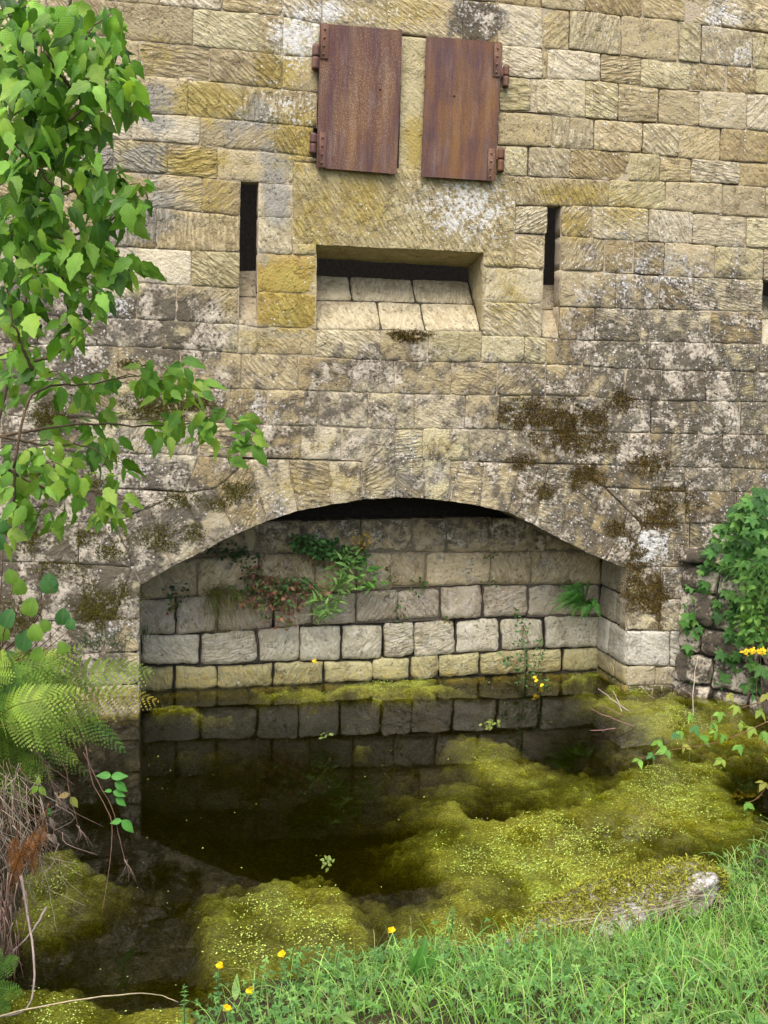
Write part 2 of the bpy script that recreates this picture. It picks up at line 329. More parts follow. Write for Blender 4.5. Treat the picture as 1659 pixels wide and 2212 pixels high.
# ------------------------------------------------------------------ stones
TINTS = np.array([(.53,.455,.30),(.57,.51,.36),(.47,.395,.245),(.60,.545,.42),(.52,.46,.33),(.44,.375,.245),(.40,.325,.19),(.46,.41,.25),(.55,.50,.33)])
def stone(mb, P, nrm=(0,-1,0), inset=(.006,)*4, cell=.018, rd=.0045, rl=.006, relief=.006, off=0., ang=None, tint=None, sd=None, skirt=.10, noround=(), wob=.004, pillow=.004, ts=None):
    P = np.asarray(P, float); nrm = np.asarray(nrm, float); nrm = nrm/np.linalg.norm(nrm)
    w = .5*(np.linalg.norm(P[1]-P[0])+np.linalg.norm(P[2]-P[3])); h = .5*(np.linalg.norm(P[3]-P[0])+np.linalg.norm(P[2]-P[1]))
    sd = random.randrange(9999) if sd is None else sd
    def st(L):
        n = max(3, int(L/cell)); return np.unique(np.concatenate([[0, .005/L, .012/L], np.linspace(.022/L, 1-.022/L, n) if L > .07 else [.5], [1-.012/L, 1-.005/L, 1]]).clip(0,1).round(5))
    s = st(w); t = st(h); s_, t_ = np.meshgrid(s, t, indexing='ij')
    il, ir, ib, it = inset
    a = il/w+s_*(1-(il+ir)/w); b = ib/h+t_*(1-(ib+it)/h)
    Q = P[0]*((1-a)*(1-b))[...,None]+P[1]*(a*(1-b))[...,None]+P[2]*(a*b)[...,None]+P[3]*((1-a)*b)[...,None]
    ex = (P[1]-P[0]+P[2]-P[3])/(2*w); ey = (P[3]-P[0]+P[2]-P[1])/(2*h)
    e = [s_*w, (1-s_)*w, t_*h, (1-t_)*h]
    for q in noround: e['lrbt'.index(q)] = e[0]*0+9.
    # softened corners: the shorter of both edge distances pulls a corner vertex inwards
    x, y, z = Q[...,0], Q[...,1], Q[...,2]
    wx = (fbm(x*11, y*11, z*11, sd, 3)-.5)*2*wob*2; wy = (fbm(x*11+40, y*11, z*11, sd, 3)-.5)*2*wob*2
    cr = .004
    dx = np.minimum(e[0], e[1]); dy = np.minimum(e[2], e[3])
    cpull = np.clip(1-dx/.04,0,1)*np.clip(1-dy/.04,0,1)*cr
    sx = np.where(e[0]<e[1], 1, -1); sy = np.where(e[2]<e[3], 1, -1)
    Q = Q+ex*(wx+cpull*sx)[...,None]+ey*(wy+cpull*sy)[...,None]
    dep = rd*(np.exp(-dx/rl)+np.exp(-dy/rl))*(.6+.8*vn(x*9, y*9, z*9, sd+3))
    rel = (fbm(x*5, y*5, z*5, sd, 3)-.5)*2*relief*1.4+(fbm(x*28, y*28, z*28, sd+5, 3)-.5)*2*relief*.7
    pil = pillow*(1-(2*s_-1)**4)*(1-(2*t_-1)**4)
    Q = Q+nrm*(off-dep+rel+pil)[...,None]
    ang = (radians(random.gauss(-38, 14)) if random.random()<.62 else radians(random.choice([random.gauss(35,15),random.gauss(0,12),random.gauss(85,12)]))) if ang is None else ang
    ua, va = a*w, b*h; ou = random.random()*50
    us = random.uniform(.75,1.3); ts = random.choice([.15,.4,.6,.8,1.,1.15]) if ts is None else ts
    uv = np.stack([ou+us*(ua*cos(ang)+va*sin(ang)), ou+us*(-ua*sin(ang)+va*cos(ang)), 0*ua+ts], -1).reshape(-1,3)
    if tint is None: tint = TINTS[random.randrange(len(TINTS))]*random.uniform(.94,1.15)
    nu, nv = len(s), len(t); V = Q.reshape(-1,3); fc = gridfaces(nu, nv)
    nn = np.cross(V[fc[0][1]]-V[fc[0][0]], V[fc[0][3]]-V[fc[0][0]])
    mid = fc[len(fc)//2]; nn = np.cross(V[mid[1]]-V[mid[0]], V[mid[3]]-V[mid[0]])
    if nn @ nrm < 0: fc = fc[:, ::-1]
    mb.add(V, fc, tint, uv)
    if skirt:
        G = np.arange(nu*nv).reshape(nu, nv)
        ring = np.concatenate([G[:-1,0], G[-1,:-1], G[:0:-1,-1], G[0,:0:-1]]); R = V[ring]; m = len(ring)
        k = np.arange(m); f = np.stack([k, k+m, (k+1)%m+m, (k+1)%m], 1)
        mb.add(np.concatenate([R, R-nrm*skirt]), f if nn@nrm>0 else f[:,::-1], tint, np.concatenate([uv[ring], uv[ring]+[0,skirt,0]]))
def mortar(mb, P, nrm=(0,-1,0), dep=.012, skirt=.12, cell=.05, col=(.055,.048,.038)):
    P = np.asarray(P, float); nrm = np.asarray(nrm, float); w = np.linalg.norm(P[1]-P[0]); h = np.linalg.norm(P[3]-P[0])
    s = np.linspace(0,1,max(3,int(w/cell))); t = np.linspace(0,1,max(3,int(h/cell))); a, b = np.meshgrid(s, t, indexing='ij')
    Q = P[0]*((1-a)*(1-b))[...,None]+P[1]*(a*(1-b))[...,None]+P[2]*(a*b)[...,None]+P[3]*((1-a)*b)[...,None]
    Q = Q-nrm*(dep+(vn(Q[...,0]*14, Q[...,1]*14, Q[...,2]*14, 5)-.5)*.012)[...,None]
    V = Q.reshape(-1,3); nu, nv = len(s), len(t); mb.add(V, gridfaces(nu, nv), col)
    G = np.arange(nu*nv).reshape(nu, nv); ring = np.concatenate([G[:-1,0], G[-1,:-1], G[:0:-1,-1], G[0,:0:-1]]); R = V[ring]; m = len(ring); k = np.arange(m)
    mb.add(np.concatenate([R, R-nrm*skirt]), np.stack([k, k+m, (k+1)%m+m, (k+1)%m], 1), col)

XMIN, XMAX = -420, 2150
def line(pts):
    pts = np.asarray(pts, float)
    def f(x):
        if x < pts[0,0]: return pts[0,1]+(.025+(830-pts[0,1])*1.06e-4)*(x-pts[0,0])
        if x > pts[-1,0]: return pts[-1,1]+(.025+(830-pts[-1,1])*1.06e-4)*(x-pts[-1,0])
        return np.interp(x, pts[:,0], pts[:,1])
    return f
SK, MO = MB(), MB()          # masonry and its mortar
def put_stone(p, Y=0., open_=None, mbs=None, **kw):
    # p: four photo points bl, br, tr, tl on the wall face
    P = [U(x, y, Y) for x, y in p]; S_, M_ = mbs or (SK, MO)
    cx = sum(q[0] for q in p)/4; cy = sum(q[1] for q in p)/4
    right = sst(900, 1250, cx)*(1-.4*sst(600,800,cy))
    if 'inset' not in kw:
        kw['inset'] = tuple(random.uniform(.001,.004)+(random.random()<.08+.3*right)*random.uniform(.002,.009) for _ in range(4))
    dep = random.uniform(.006,.012)+right*random.choice([0,0,.006,.02,.035])
    if open_ is not None: dep = open_
    kw.setdefault('off', random.uniform(-.003,.006)); kw.setdefault('relief', .005+.004*right)
    stone(S_, P, **kw)
    mortar(M_, P, dep=dep)
def row(top, bot, joints, ext_l=False, ext_r=False, **kw):
    T, B = line(top), line(bot); J = list(joints)
    while ext_l and J[0] > XMIN: J.insert(0, J[0]-random.uniform(85,150))
    while ext_r and J[-1] < XMAX: J.append(J[-1]+random.uniform(85,140))
    for a, b in zip(J[:-1], J[1:]):
        ja, jb = a, b
        put_stone([(ja-.9, B(ja)), (jb-.9, B(jb)), (jb+.9, T(jb)), (ja+.9, T(ja))], **kw)

L = [ [(250,3),(360,13),(605,33),(695,52)],
      [(230,80),(300,88),(440,100),(615,120),(690,125)],
      [(230,158),(300,163),(450,174),(610,193),(690,201)],
      [(230,240),(400,250),(525,260),(688,276)],
      [(215,298),(430,315),(595,328),(688,342)],
      [(165,365),(360,375),(465,387),(515,391),(632,398)],
      [(140,435),(320,447),(435,457),(517,467),(632,470)],
      [(150,527),(240,533),(425,541),(515,545),(632,550),(683,551)],
      [(100,603),(200,607),(340,613),(515,622),(557,630),(683,636)],
      [(30,678),(375,693),(515,701),(557,708),(683,710)],
      [(75,743),(350,752),(555,766),(683,770),(830,780),(1035,783),(1075,784)],
      [(0,815),(440,838),(640,843),(830,849),(1075,855)],
      [(0,897),(190,903),(440,913),(650,921),(830,926),(1055,928),(1080,929)],
      [(0,970),(200,978),(450,985),(625,990),(830,997)],
      [(0,1050),(250,1055),(475,1062)],
      [(0,1124),(250,1130)],[(0,1212),(215,1219),(290,1226)],[(0,1344),(300,1336)],[(0,1418),(300,1408)],[(0,1492),(300,1478)],[(0,1575),(300,1556)],[(0,1680),(300,1655)] ]
R0 = [(1075,5),(1172,17),(1200,20),(1465,45),(1659,72)]
R = [ R0, [(1085,97),(1160,104),(1230,106),(1340,120),(1465,133),(1555,139),(1659,150)],
      [(1080,165),(1175,172),(1295,173),(1385,187),(1450,192),(1565,200),(1659,203)],
      [(1080,240),(1150,241),(1280,257),(1420,265),(1500,272),(1659,285)],
      [(1075,313),(1200,317),(1280,325),(1385,330),(1530,347),(1659,352)],
      [(1070,378),(1115,380),(1230,383),(1330,390),(1495,393),(1659,405)],
      [(1115,443),(1215,443),(1310,445),(1430,453),(1565,465),(1659,468)],
      [(1113,505),(1175,508),(1215,510),(1330,518),(1470,525),(1659,538)],
      [(1045,577),(1175,580),(1215,583),(1370,590),(1470,598),(1659,605)],
      [(1030,652),(1175,656),(1215,663),(1405,668),(1650,673)],
      [(1040,725),(1150,726),(1215,735),(1430,738),(1659,745)],
      [(1035,783),(1135,783),(1180,786),(1430,800),(1659,803)],
      [(1075,855),(1175,853),(1280,858),(1430,866),(1659,868)],
      [(914,922),(1080,929),(1250,933),(1659,940)],
      [(914,992),(1015,995),(1250,1003),(1445,1008),(1659,1013)],
      [(1305,1052),(1480,1061),(1659,1063)],[(1385,1131),(1480,1130),(1659,1130)],[(1355,1227),(1490,1225),(1659,1220)] ]
up = lambda ln, d: [(x, y-d) for x, y in ln]
A0 = up(L[0], 76); A1 = up(L[0], 152); A2 = up(L[0], 230); A3 = up(L[0], 310)
for a, b in ((A3,A2),(A2,A1)): row(a+[(1085,a[-1][1]+36)], b+[(1085,b[-1][1]+36)], [110,230,330,450,560,680,800,910,1010,1085], True, True)
T1 = A1+[(1075,-60)]
row(T1, A0+[(1075,5)], [120,240,330,460,560,660,780,900,1000,1075], True); row([(1075,-62),(1659,-10)], R0, [1075,1170,1265,1390,1480,1560], False, True)
row(A0+[(1075,5)], L[0]+[(870,72),(1078,96)], [100,252,345,480,610,695,838,1000,1077], True)
row(L[0], L[1], [100,252,417,560,612,690], True)
row(L[1], L[2], [60,180,300,452,610,689], True)
row(L[2], L[3], [120,240,405,525,686], True)
row(L[3], L[4], [30,160,285,432,596,676], True)
row(L[4], up(L[5],0), [0,110,245,362,470,622,634], True)
put_stone([(634,349),(686,351),(688,342),(634,332)])
row(L[5], L[6], [60,150,320,437,519], True); row(L[5], L[6], [558,633])
row(L[6], L[7], [0,80,182,338,518], True); row(L[6], L[7], [557,632])
row(L[7], L[8], [60,150,255,412,517], True); row(L[7], L[8], [556,683], tint=(.47,.35,.15))
row(L[8], L[9], [60,182,295,380,516], True); row(L[8], L[9], [556,683], tint=(.47,.35,.15))
row(L[9], L[10], [40,130,230,350,515], True); row(L[9], L[10], [515,556,683])
row([(683,712),(1040,715)], L[10], [683,822,925,1040])
row(L[10], L[11], [60,160,255,390,520,645,760,852,975,1075], True)
row(L[11], L[12], [30,130,240,330,450,577,687,795,895,1005,1078], True)
row(L[12], L[13], [0,100,190,280,430,545,650,737,853], True)
row(L[13], L[14], [60,180,300], True); put_stone([(300,1056),(400,1062),(430,985),(300,980)])
put_stone([(400,1062),(465,1057),(537,993),(430,985)])
row(L[14], L[15], [20,140], True); put_stone([(140,1128),(248,1130),(250,1055),(140,1053)])
put_stone([(248,1130),(318,1097),(395,1065),(250,1055)])
row(L[15], L[16], [-30,70,170], True); put_stone([(170,1218),(288,1226),(248,1130),(170,1128)])
row(L[16], L[17], [-20,90], True); put_stone([(90,1342),(180,1339),(178,1219),(90,1216)]); put_stone([(180,1339),(245,1338),(288,1227),(178,1219)]); put_stone([(245,1338),(301,1336),(302.5,1263),(288,1227)])
row(L[17], L[18], [0,110,225,301], True); row(L[18], L[19], [-20,80,180,300], True); row(L[19], L[20], [0,120,215,300], True); row(L[20], L[21], [-20,80,190,299], True, tint=(.14,.13,.06))
# right of the shutters
put_stone([(1075,98),(1172,104),(1172,17),(1075,5)])
row(R0, R[1], [1172,1229,1342,1467,1514,1625], False, True)
row(R[1], R[2], [1084,1172,1182,1297,1385,1495,1570,1633], False, True)
row(R[2], R[3], [1078,1147,1160,1265,1335,1422,1510,1612], False, True)
row(R[3], R[4], [1074,1192,1283,1388,1467,1556,1660], False, True)
row(R[4], R[5], [1070,1140,1232,1360,1425,1493,1597], False, True)
row(R[5], R[6], [1115,1315,1437,1560,1655], False, True)
row(R[6], R[7], [1114,1182]); row(R[6], R[7], [1213,1280,1400,1497,1610], False, True)
row(R[7], R[8], [1113,1177]); row(R[7], R[8], [1212,1305,1370,1435,1545,1650], False, True)
row(R[8], R[9], [1045,1174]); row(R[8], R[9], [1210,1330,1423,1500,1650]); row(R[8], R[9], [1690,1790], False, True)
row(R[9], R[10], [1041,1172]); row(R[9], R[10], [1208,1285,1385,1535,1648]); row(R[9], R[10], [1688,1800], False, True)
row(R[10], R[11], [1040,1132,1180,1260,1405,1525,1640], False, True)
row(R[11], R[12], [1075,1180,1275,1350,1430,1525,1630], False, True)
row(R[12], R[13], [1078,1150,1240,1310,1405,1510,1600], False, True)
row(R[13], R[14], [914,1015,1145,1245,1360,1450,1560], False, True)
row(R[14], R[15], [1405,1480,1580], False, True); put_stone([(1305,1052),(1405,1057),(1405,1006),(1247,1004)])
row(R[15], R[16], [1480,1590], False, True); put_stone([(1385,1131),(1480,1130),(1480,1061),(1305,1052)])
row(R[16], R[17], [1490,1600], False, True); put_stone([(1355,1227),(1490,1225),(1490,1130),(1388,1133)])
B3 = [(1353,1293),(1480,1294),(1659,1285)]; B4 = [(1353,1362),(1480,1364),(1659,1352)]; B5 = [(1353,1438),(1480,1440),(1659,1425)]; B6 = [(1353,1480),(1480,1480),(1659,1465)]; B7=[(1353,1560),(1659,1545)]; B8=[(1353,1640),(1659,1620)]
row([(1353,1227),(1490,1225),(1659,1220)], B3, [1354,1430,1500,1600], False, True); row(B3, B4, [1354,1425,1480,1560], False, True)
row(B4, B5, [1353.5,1448,1495,1570], False, True, tint=(.60,.58,.52), open_=.03, off=.012, rd=.016)
row(B5, B6, [1353.5,1415,1478,1560], False, True, tint=(.45,.40,.28), open_=.03); row(B6, B7, [1353.5,1430,1490,1580], False, True, tint=(.14,.13,.06)); row(B7, B8, [1353.5,1430,1490,1580], False, True, tint=(.1,.09,.05))
# lintel over the embrasure, central post between the shutters, window backing
LT = dict(sd=77, off=.004, ang=radians(-58), tint=(.49,.42,.245), wob=.003)
put_stone([(632,526),(1113.5,548),(1115,380),(633,349)], noround='b', inset=(.005,.005,0,.004), **LT)
put_stone([(632,551),(683,551),(683,528.3),(632,526)], noround='t', inset=(.005,0,.004,0), **LT)
put_stone([(1045,577),(1113,579),(1113.5,548),(1045,544.9)], noround='t', inset=(0,.005,.004,0), **LT)
put_stone([(862,368),(917,371),(922,82),(869,77)], ang=radians(-38), tint=(.53,.47,.29), off=-.004, open_=.012)
put_stone([(686,351),(862,368),(869,73),(692,52)], off=-.05, open_=.08); put_stone([(917,371),(1072,378),(1082,97),(922,80)], off=-.05, open_=.08)
# arch ring
I_ = [(303,1263),(372,1223),(447,1186),(508,1153),(577,1125),(643,1103),(716,1090),(784,1079),(855,1074),(917,1076),(972,1083),(1035,1092),(1098,1107),(1155,1133),(1210,1163),(1262,1190),(1310,1211),(1355,1227)]
E_ = [(248,1130),(318,1097),(395,1065),(465,1057),(537,993),(622,992),(712,995),(781,997),(853,926),(914,927),(975,994),(1045,998),(1125,1001),(1187,1003),(1247,1004),(1305,1052),(1360,1106.5),(1388,1133)]
VO, VM = MB(), MB()
for k in range(len(I_)-1):
    a = math.atan2(-(E_[k][1]-I_[k][1]), E_[k][0]-I_[k][0])
    put_stone([I_[k], I_[k+1], E_[k+1], E_[k]], mbs=(VO, VM), ang=a-pi/2+radians(random.gauss(0,8)), rd=.010, skirt=.05, noround='b', inset=(.003,.003,.0,.003), open_=.016)
    p = [U(*I_[k]), U(*I_[k+1])]; q = [v+np.array([0,1.05,0]) for v in p]
    t = p[1]-p[0]; nn = np.array([t[2],0,-t[0]])
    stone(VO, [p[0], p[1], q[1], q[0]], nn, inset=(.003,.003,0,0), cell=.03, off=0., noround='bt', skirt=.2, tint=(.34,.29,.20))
    mortar(VM, [p[0], p[1], q[1], q[0]], nn/np.linalg.norm(nn), dep=.02)

wall = thing('fort_wall', 'tall pale sandstone fort wall with a shallow arch at the foot and slit openings', 'wall', (2.0, 0., 0.))
SK.build('masonry', M_STONE, wall, mask=wall_mask); 
ring = VO.build('arch_ring', M_STONE, wall, mask=wall_mask)
MO.V += VM.V; off_ = MO.n; MO.Fc += [f+off_ for f in VM.Fc]; MO.C += VM.C; MO.T += VM.T; MO.n += VM.n
MO.build('mortar', M_MORTAR, wall, mask=wall_mask)

# embrasure: soffit, sloping sill of five blocks, cheeks
EB = MB(); Yb = .40
f = {k: U(*v) for k, v in dict(tl=(683,528),tr=(1045,545),bl=(683,711),br=(1040,714)).items()}
bk = {k: U(*v, Yb) for k, v in dict(tl=(672,559),tr=(1010,578),bl=(672,592),br=(1011,606)).items()}
stone(EB, [f['tl'], f['tr'], bk['tr'], bk['tl']], (0,-.4,-1), inset=(0,0,0,0), noround='lrb', rd=.008, skirt=.2, tint=(.46,.40,.24), ang=.5)
stone(EB, [bk['br'], f['br'], f['tr'], bk['tr']], (-1,-.1,0), inset=(0,0,0,0), noround='lrbt', skirt=.1, tint=(.46,.40,.25))
stone(EB, [f['bl'], bk['bl'], bk['tl'], f['tl']], (1,-.1,0), inset=(0,0,0,0), noround='lrbt', skirt=.1)
sn = np.cross(f['br']-f['bl'], bk['bl']-f['bl']); sn = sn/np.linalg.norm(sn); sn = sn if sn[2]>0 else -sn
lerp = lambda a, b, t: a+(b-a)*t
sill_rows = [(0,.53,[0,.385,.655,1.]), (.53,1.,[0,.235,.63,1.])]
for t0, t1, js in sill_rows:
    for a, b in zip(js[:-1], js[1:]):
        q = lambda u, t: lerp(lerp(f['bl'], f['br'], u), lerp(bk['bl'], bk['br'], u), t)
        P = [q(a,t0), q(b,t0), q(b,t1), q(a,t1)]
        stone(EB, P, sn, inset=(.005,.005,.004,.006), rd=.014, tint=np.array((.52,.46,.32))*random.uniform(.92,1.08), relief=.003, skirt=.1, ang=radians(random.choice([-70,75])))
        mortar(EB, P, sn, dep=.012)
EB.build('embrasure', M_BACK, wall, mask=lambda V: np.tile([.08,.2,.2,.1], (len(V),1)))
# loopholes: each its own part, a sloping sill and cheeks running back into the dark
def loophole(tp, bp, dark, tint, splay=.26):
    m = MB(); (x0,y0),(x1,y1) = tp; (u0,v0),(u1,v1) = bp; Yq = .30
    a = U(u0,v0); b = U(u1,v1); c = U(u1+26, dark[1], Yq); d = U(u0-14, dark[0], Yq)
    n_ = np.cross(b-a, d-a); n_ = n_/np.linalg.norm(n_); n_ = n_ if n_[1]<0 else -n_
    for t0,t1 in ((0,.52),(.52,1)):
        P = [lerp(a,d,t0), lerp(b,c,t0), lerp(b,c,t1), lerp(a,d,t1)]
        stone(m, P, n_, inset=(0,0,.004,.004), noround='lr', tint=np.array(tint)*random.uniform(.9,1.1), skirt=.1, relief=.004, rd=.008); mortar(m, P, n_, dep=.01)
    for (p, q, nx) in ((U(x1,y1), U(u1,v1), -1), (U(x0,y0), U(u0,v0), 1)):
        e = np.array([-nx*splay,.45,0]); P = [q, q+e, p+e, p] if nx<0 else [q+e, q, p, p+e]
        P = [v+np.array([-nx*.012,.05,0]) for v in P]
        stone(m, P, (nx,.6*abs(nx),0), inset=(0,0,0,0), noround='lrbt', skirt=.05, tint=(.40,.34,.22), relief=.008)
    return m.build('loophole', M_BACK, wall, mask=lambda V: np.tile([.3,.2,.2,.2], (len(V),1)))
loophole([(519,395),(558,395)], [(516,702),(556,706)], (583,583), (.44,.38,.27), .05)
loophole([(1183,446),(1214,446)], [(1172,727),(1208,733)], (613,614), (.42,.36,.25))
loophole([(1650,606),(1690,608)], [(1647,744),(1686,746)], (636,637), (.52,.48,.36))
# dark box added behind the wall to stop light leaks and keep slits black
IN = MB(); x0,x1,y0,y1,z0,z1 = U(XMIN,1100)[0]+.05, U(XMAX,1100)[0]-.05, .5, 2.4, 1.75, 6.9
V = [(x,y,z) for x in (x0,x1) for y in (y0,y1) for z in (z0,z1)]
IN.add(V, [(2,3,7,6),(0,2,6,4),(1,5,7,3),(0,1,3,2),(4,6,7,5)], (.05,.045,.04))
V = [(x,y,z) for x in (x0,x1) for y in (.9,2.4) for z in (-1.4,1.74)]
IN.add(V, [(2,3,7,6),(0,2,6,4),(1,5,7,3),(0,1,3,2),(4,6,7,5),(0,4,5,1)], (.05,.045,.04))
IN.build('light_stop', M_DARK, wall, smooth=False)

# recess under the arch: rear wall of big worn blocks, jambs
BK, BM = MB(), MB(); YB = .58
def brow(top, bot, joints, tints=None, gap=(.003,.017), Y=YB, dark=1., md=(.03,.07), mc=(.06,.052,.04)):
    T, B = line(top), line(bot)
    for k, (a, b) in enumerate(zip(joints[:-1], joints[1:])):
        jt = lambda: random.uniform(-2.5,2.5)
        P = [U(a+jt(),B(a)+jt()*.7,Y), U(b+jt(),B(b)+jt()*.7,Y), U(b+jt(),T(b)+jt()*.7,Y), U(a+jt(),T(a)+jt()*.7,Y)]
        ti = np.array((.45,.40,.28) if tints is None else tints)*random.uniform(.85,1.12)*dark
        stone(BK, P, inset=tuple(random.uniform(*gap) for _ in range(4)), rd=.022, rl=.016, relief=.012, wob=.010, pillow=.008, off=random.uniform(-.012,.012), tint=ti, skirt=.12, ang=radians(random.choice([-70,-50,60,10])))
        mortar(BM, P, dep=random.uniform(*md), col=mc)
C0=[(303,1560),(1283,1510)]; C1=[(303,1498),(1283,1450)]; C2=[(303,1438),(470,1440),(580,1433),(830,1426),(1045,1408),(1283,1399)]; C3=[(303,1373),(430,1371),(555,1361),(650,1353),(830,1348),(1080,1335),(1283,1332)]
C4=[(303,1297),(380,1290),(770,1278),(830,1272),(1040,1264),(1283,1262)]; C5=[(303,1215),(560,1197),(830,1193),(960,1195),(1283,1190)]; C6=[(303,1135),(560,1128),(770,1124),(900,1121),(1283,1118)]
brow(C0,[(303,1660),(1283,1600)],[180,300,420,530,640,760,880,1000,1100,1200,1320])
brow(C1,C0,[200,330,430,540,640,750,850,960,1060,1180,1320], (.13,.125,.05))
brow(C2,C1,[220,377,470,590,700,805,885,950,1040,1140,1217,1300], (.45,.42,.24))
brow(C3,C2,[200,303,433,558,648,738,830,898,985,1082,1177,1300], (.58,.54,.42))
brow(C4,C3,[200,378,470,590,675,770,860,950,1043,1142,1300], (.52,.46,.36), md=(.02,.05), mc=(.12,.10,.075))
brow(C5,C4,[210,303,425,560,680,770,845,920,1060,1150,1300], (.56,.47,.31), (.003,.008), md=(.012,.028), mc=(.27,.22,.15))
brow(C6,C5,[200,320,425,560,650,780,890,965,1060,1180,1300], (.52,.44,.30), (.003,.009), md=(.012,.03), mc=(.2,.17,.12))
brow(up(C6,70),C6,[200,320,440,540,650,770,880,1000,1120,1300], (.22,.20,.15), Y=.98)  # top row set back and tinted darker for the shade below the crown
for a, b in ((150,420),(420,640),(640,880),(880,1100),(1100,1350)):
    e0, e1 = U(a, line(C6)(a)+2, YB)+[0,.05,-.02], U(b, line(C6)(b)+2, YB)+[0,.05,-.02]; dY = np.array([0,.5,0]); stone(BK, [e0, e1, e1+dY, e0+dY], (0,0,1), tint=(.16,.14,.10), skirt=.02, relief=.01)  # dark ledge tint carries the shade behind the crown
    mortar(BM, [e0, e1, e1+dY, e0+dY], np.array([0,0,1.]), dep=.03, skirt=.02)
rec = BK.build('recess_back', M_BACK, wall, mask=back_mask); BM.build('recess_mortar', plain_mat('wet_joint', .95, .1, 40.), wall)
JM = MB(); x = U(1353,1400)[0]
for (ya, yb, js, ti, xo) in ((1200,1293,[0,.32,.62],(.40,.36,.26),0),(1293,1362,[0,.26,.62],(.42,.39,.30),.0),(1362,1438,[0,.36,.62],(.52,.50,.43),-.012),(1438,1480,[0,.22,.62],(.40,.36,.24),-.004),(1480,1560,[0,.3,.62],(.13,.12,.055),0),(1560,1640,[0,.3,.62],(.1,.09,.05),0)):
    za, zb = U(1353,ya)[2], U(1353,yb)[2]
    for a, b in zip(js[:-1], js[1:]):
        X = x+xo; P = [(X,b,zb),(X,a,zb),(X,a,za),(X,b,za)]
        stone(JM, P, (-1,0,0), inset=(.006,.0,.008,.008), rd=.014, rl=.012, relief=.006, tint=np.array(ti)*random.uniform(.95,1.05), skirt=.1); mortar(JM, P, np.array([-1,0,0.]), dep=.03)
xl = U(301,1400)[0]
for ya, yb in ((1262,1336),(1336,1408),(1408,1478),(1478,1556),(1556,1655)):
    za, zb = U(301,ya)[2], U(301,yb)[2]; P = [(xl,0,zb),(xl,.62,zb),(xl,.62,za),(xl,0,za)]
    stone(JM, P, (1,0,0), inset=(0,.006,.006,.006), relief=.006, tint=(.40,.36,.26), skirt=.1); mortar(JM, P, np.array([1.,0,0]), dep=.02)
JM.build('arch_jamb', M_BACK, wall, mask=back_mask)

# ------------------------------------------------------------------ iron shutters
def shutter(name, label, q, hinge_left, hue, straps, holes):
    # q: photo points bl br tr tl of the plate, 4 cm proud of the wall
    Yp = -.055; P = [U(x,y,Yp) for x,y in q]; t = thing(name, label, 'shutter', P[0], 'rusted iron shutters')
    ex = P[1]-P[0]; ex /= np.linalg.norm(ex); ez = P[3]-P[0]; ez /= np.linalg.norm(ez); ny = np.array([0,-1.,0])
    m = MB(); n = 14; a, b = np.meshgrid(np.linspace(0,1,n), np.linspace(0,1,26), indexing='ij')
    Q = P[0]*((1-a)*(1-b))[...,None]+P[1]*(a*(1-b))[...,None]+P[2]*(a*b)[...,None]+P[3]*((1-a)*b)[...,None]
    Q = Q+ny*((fbm(Q[...,0]*3,Q[...,2]*3,0,3,2)-.5)*.012)[...,None]
    V = Q.reshape(-1,3); G = gridfaces(n,26); m.add(V, G); bk_ = V-ny*.012; m.add(bk_, G[:,::-1])
    I = np.arange(n*26).reshape(n,26); ring_ = np.concatenate([I[:-1,0], I[-1,:-1], I[:0:-1,-1], I[0,:0:-1]]); k=np.arange(len(ring_)); r_=len(ring_)
    m.add(np.concatenate([V[ring_], bk_[ring_]]), np.stack([k, k+r_, (k+1)%r_+r_, (k+1)%r_],1))
    panel = m.build('panel', M_RUST[hue], t)
    rv = MB()
    for (hx,hy) in holes: rivet(rv, U(hx,hy,Yp-.004), .010)
    rv.build('rivet', M_RUST[hue], panel)
    for (sx0,sy0,sx1,sy1,dx,nr,pin) in straps:
        # strap plate between top (sx0..sx1, sy0) and bottom (.., sy1); dx = lean in photo px
        s_ = MB(); c4 = [U(sx0+dx,sy1,Yp-.008), U(sx1+dx,sy1,Yp-.008), U(sx1,sy0,Yp-.008), U(sx0,sy0,Yp-.008)]
        cen = sum(c4)/4; w = np.linalg.norm(c4[1]-c4[0]); h = np.linalg.norm(c4[3]-c4[0]); MM = np.stack([ex, -ny, ez], 1)
        box(s_, cen, (w, .012, h), .003, M=MM)
        for k in range(nr): rivet(s_, lerp(c4[3], c4[0], (k+.6)/(nr+.2))+ex*w*.45+ny*.004, .011)
        st = s_.build('hinge_strap', M_RUST[1-hue], t)
        h_ = MB(); (px0,py0,px1,py1) = pin; A = U((px0+px1)/2+1,py0,-.045); B = U((px0+px1)/2-1,py1,-.045); r = .5*(px1-px0)/265
        for u0,u1,rr in ((0,.46,r),(.5,1.,r*.95)):
            seg = [lerp(A,B,u) for u in np.linspace(u0,u1,6)]; tube(h_, seg, rr*.97, rr, sides=14)
        tube(h_, [lerp(A,B,-.06), lerp(A,B,1.06)], r*.55, sides=10)
        hb = lerp(A, B, .3); box(h_, (hb+cen*[1,0,0]*0+np.array([(cen[0]-hb[0])*.5,0,0])), (abs(cen[0]-hb[0])+.01, .016, .07), .003)
        lo = lerp(A, B, .75); box(h_, lo+np.array([0,.06,0]), (.03,.12,.04), .004)       # spike let into the stone
        h_.build('pintle', M_RUST[1], t)
    return t
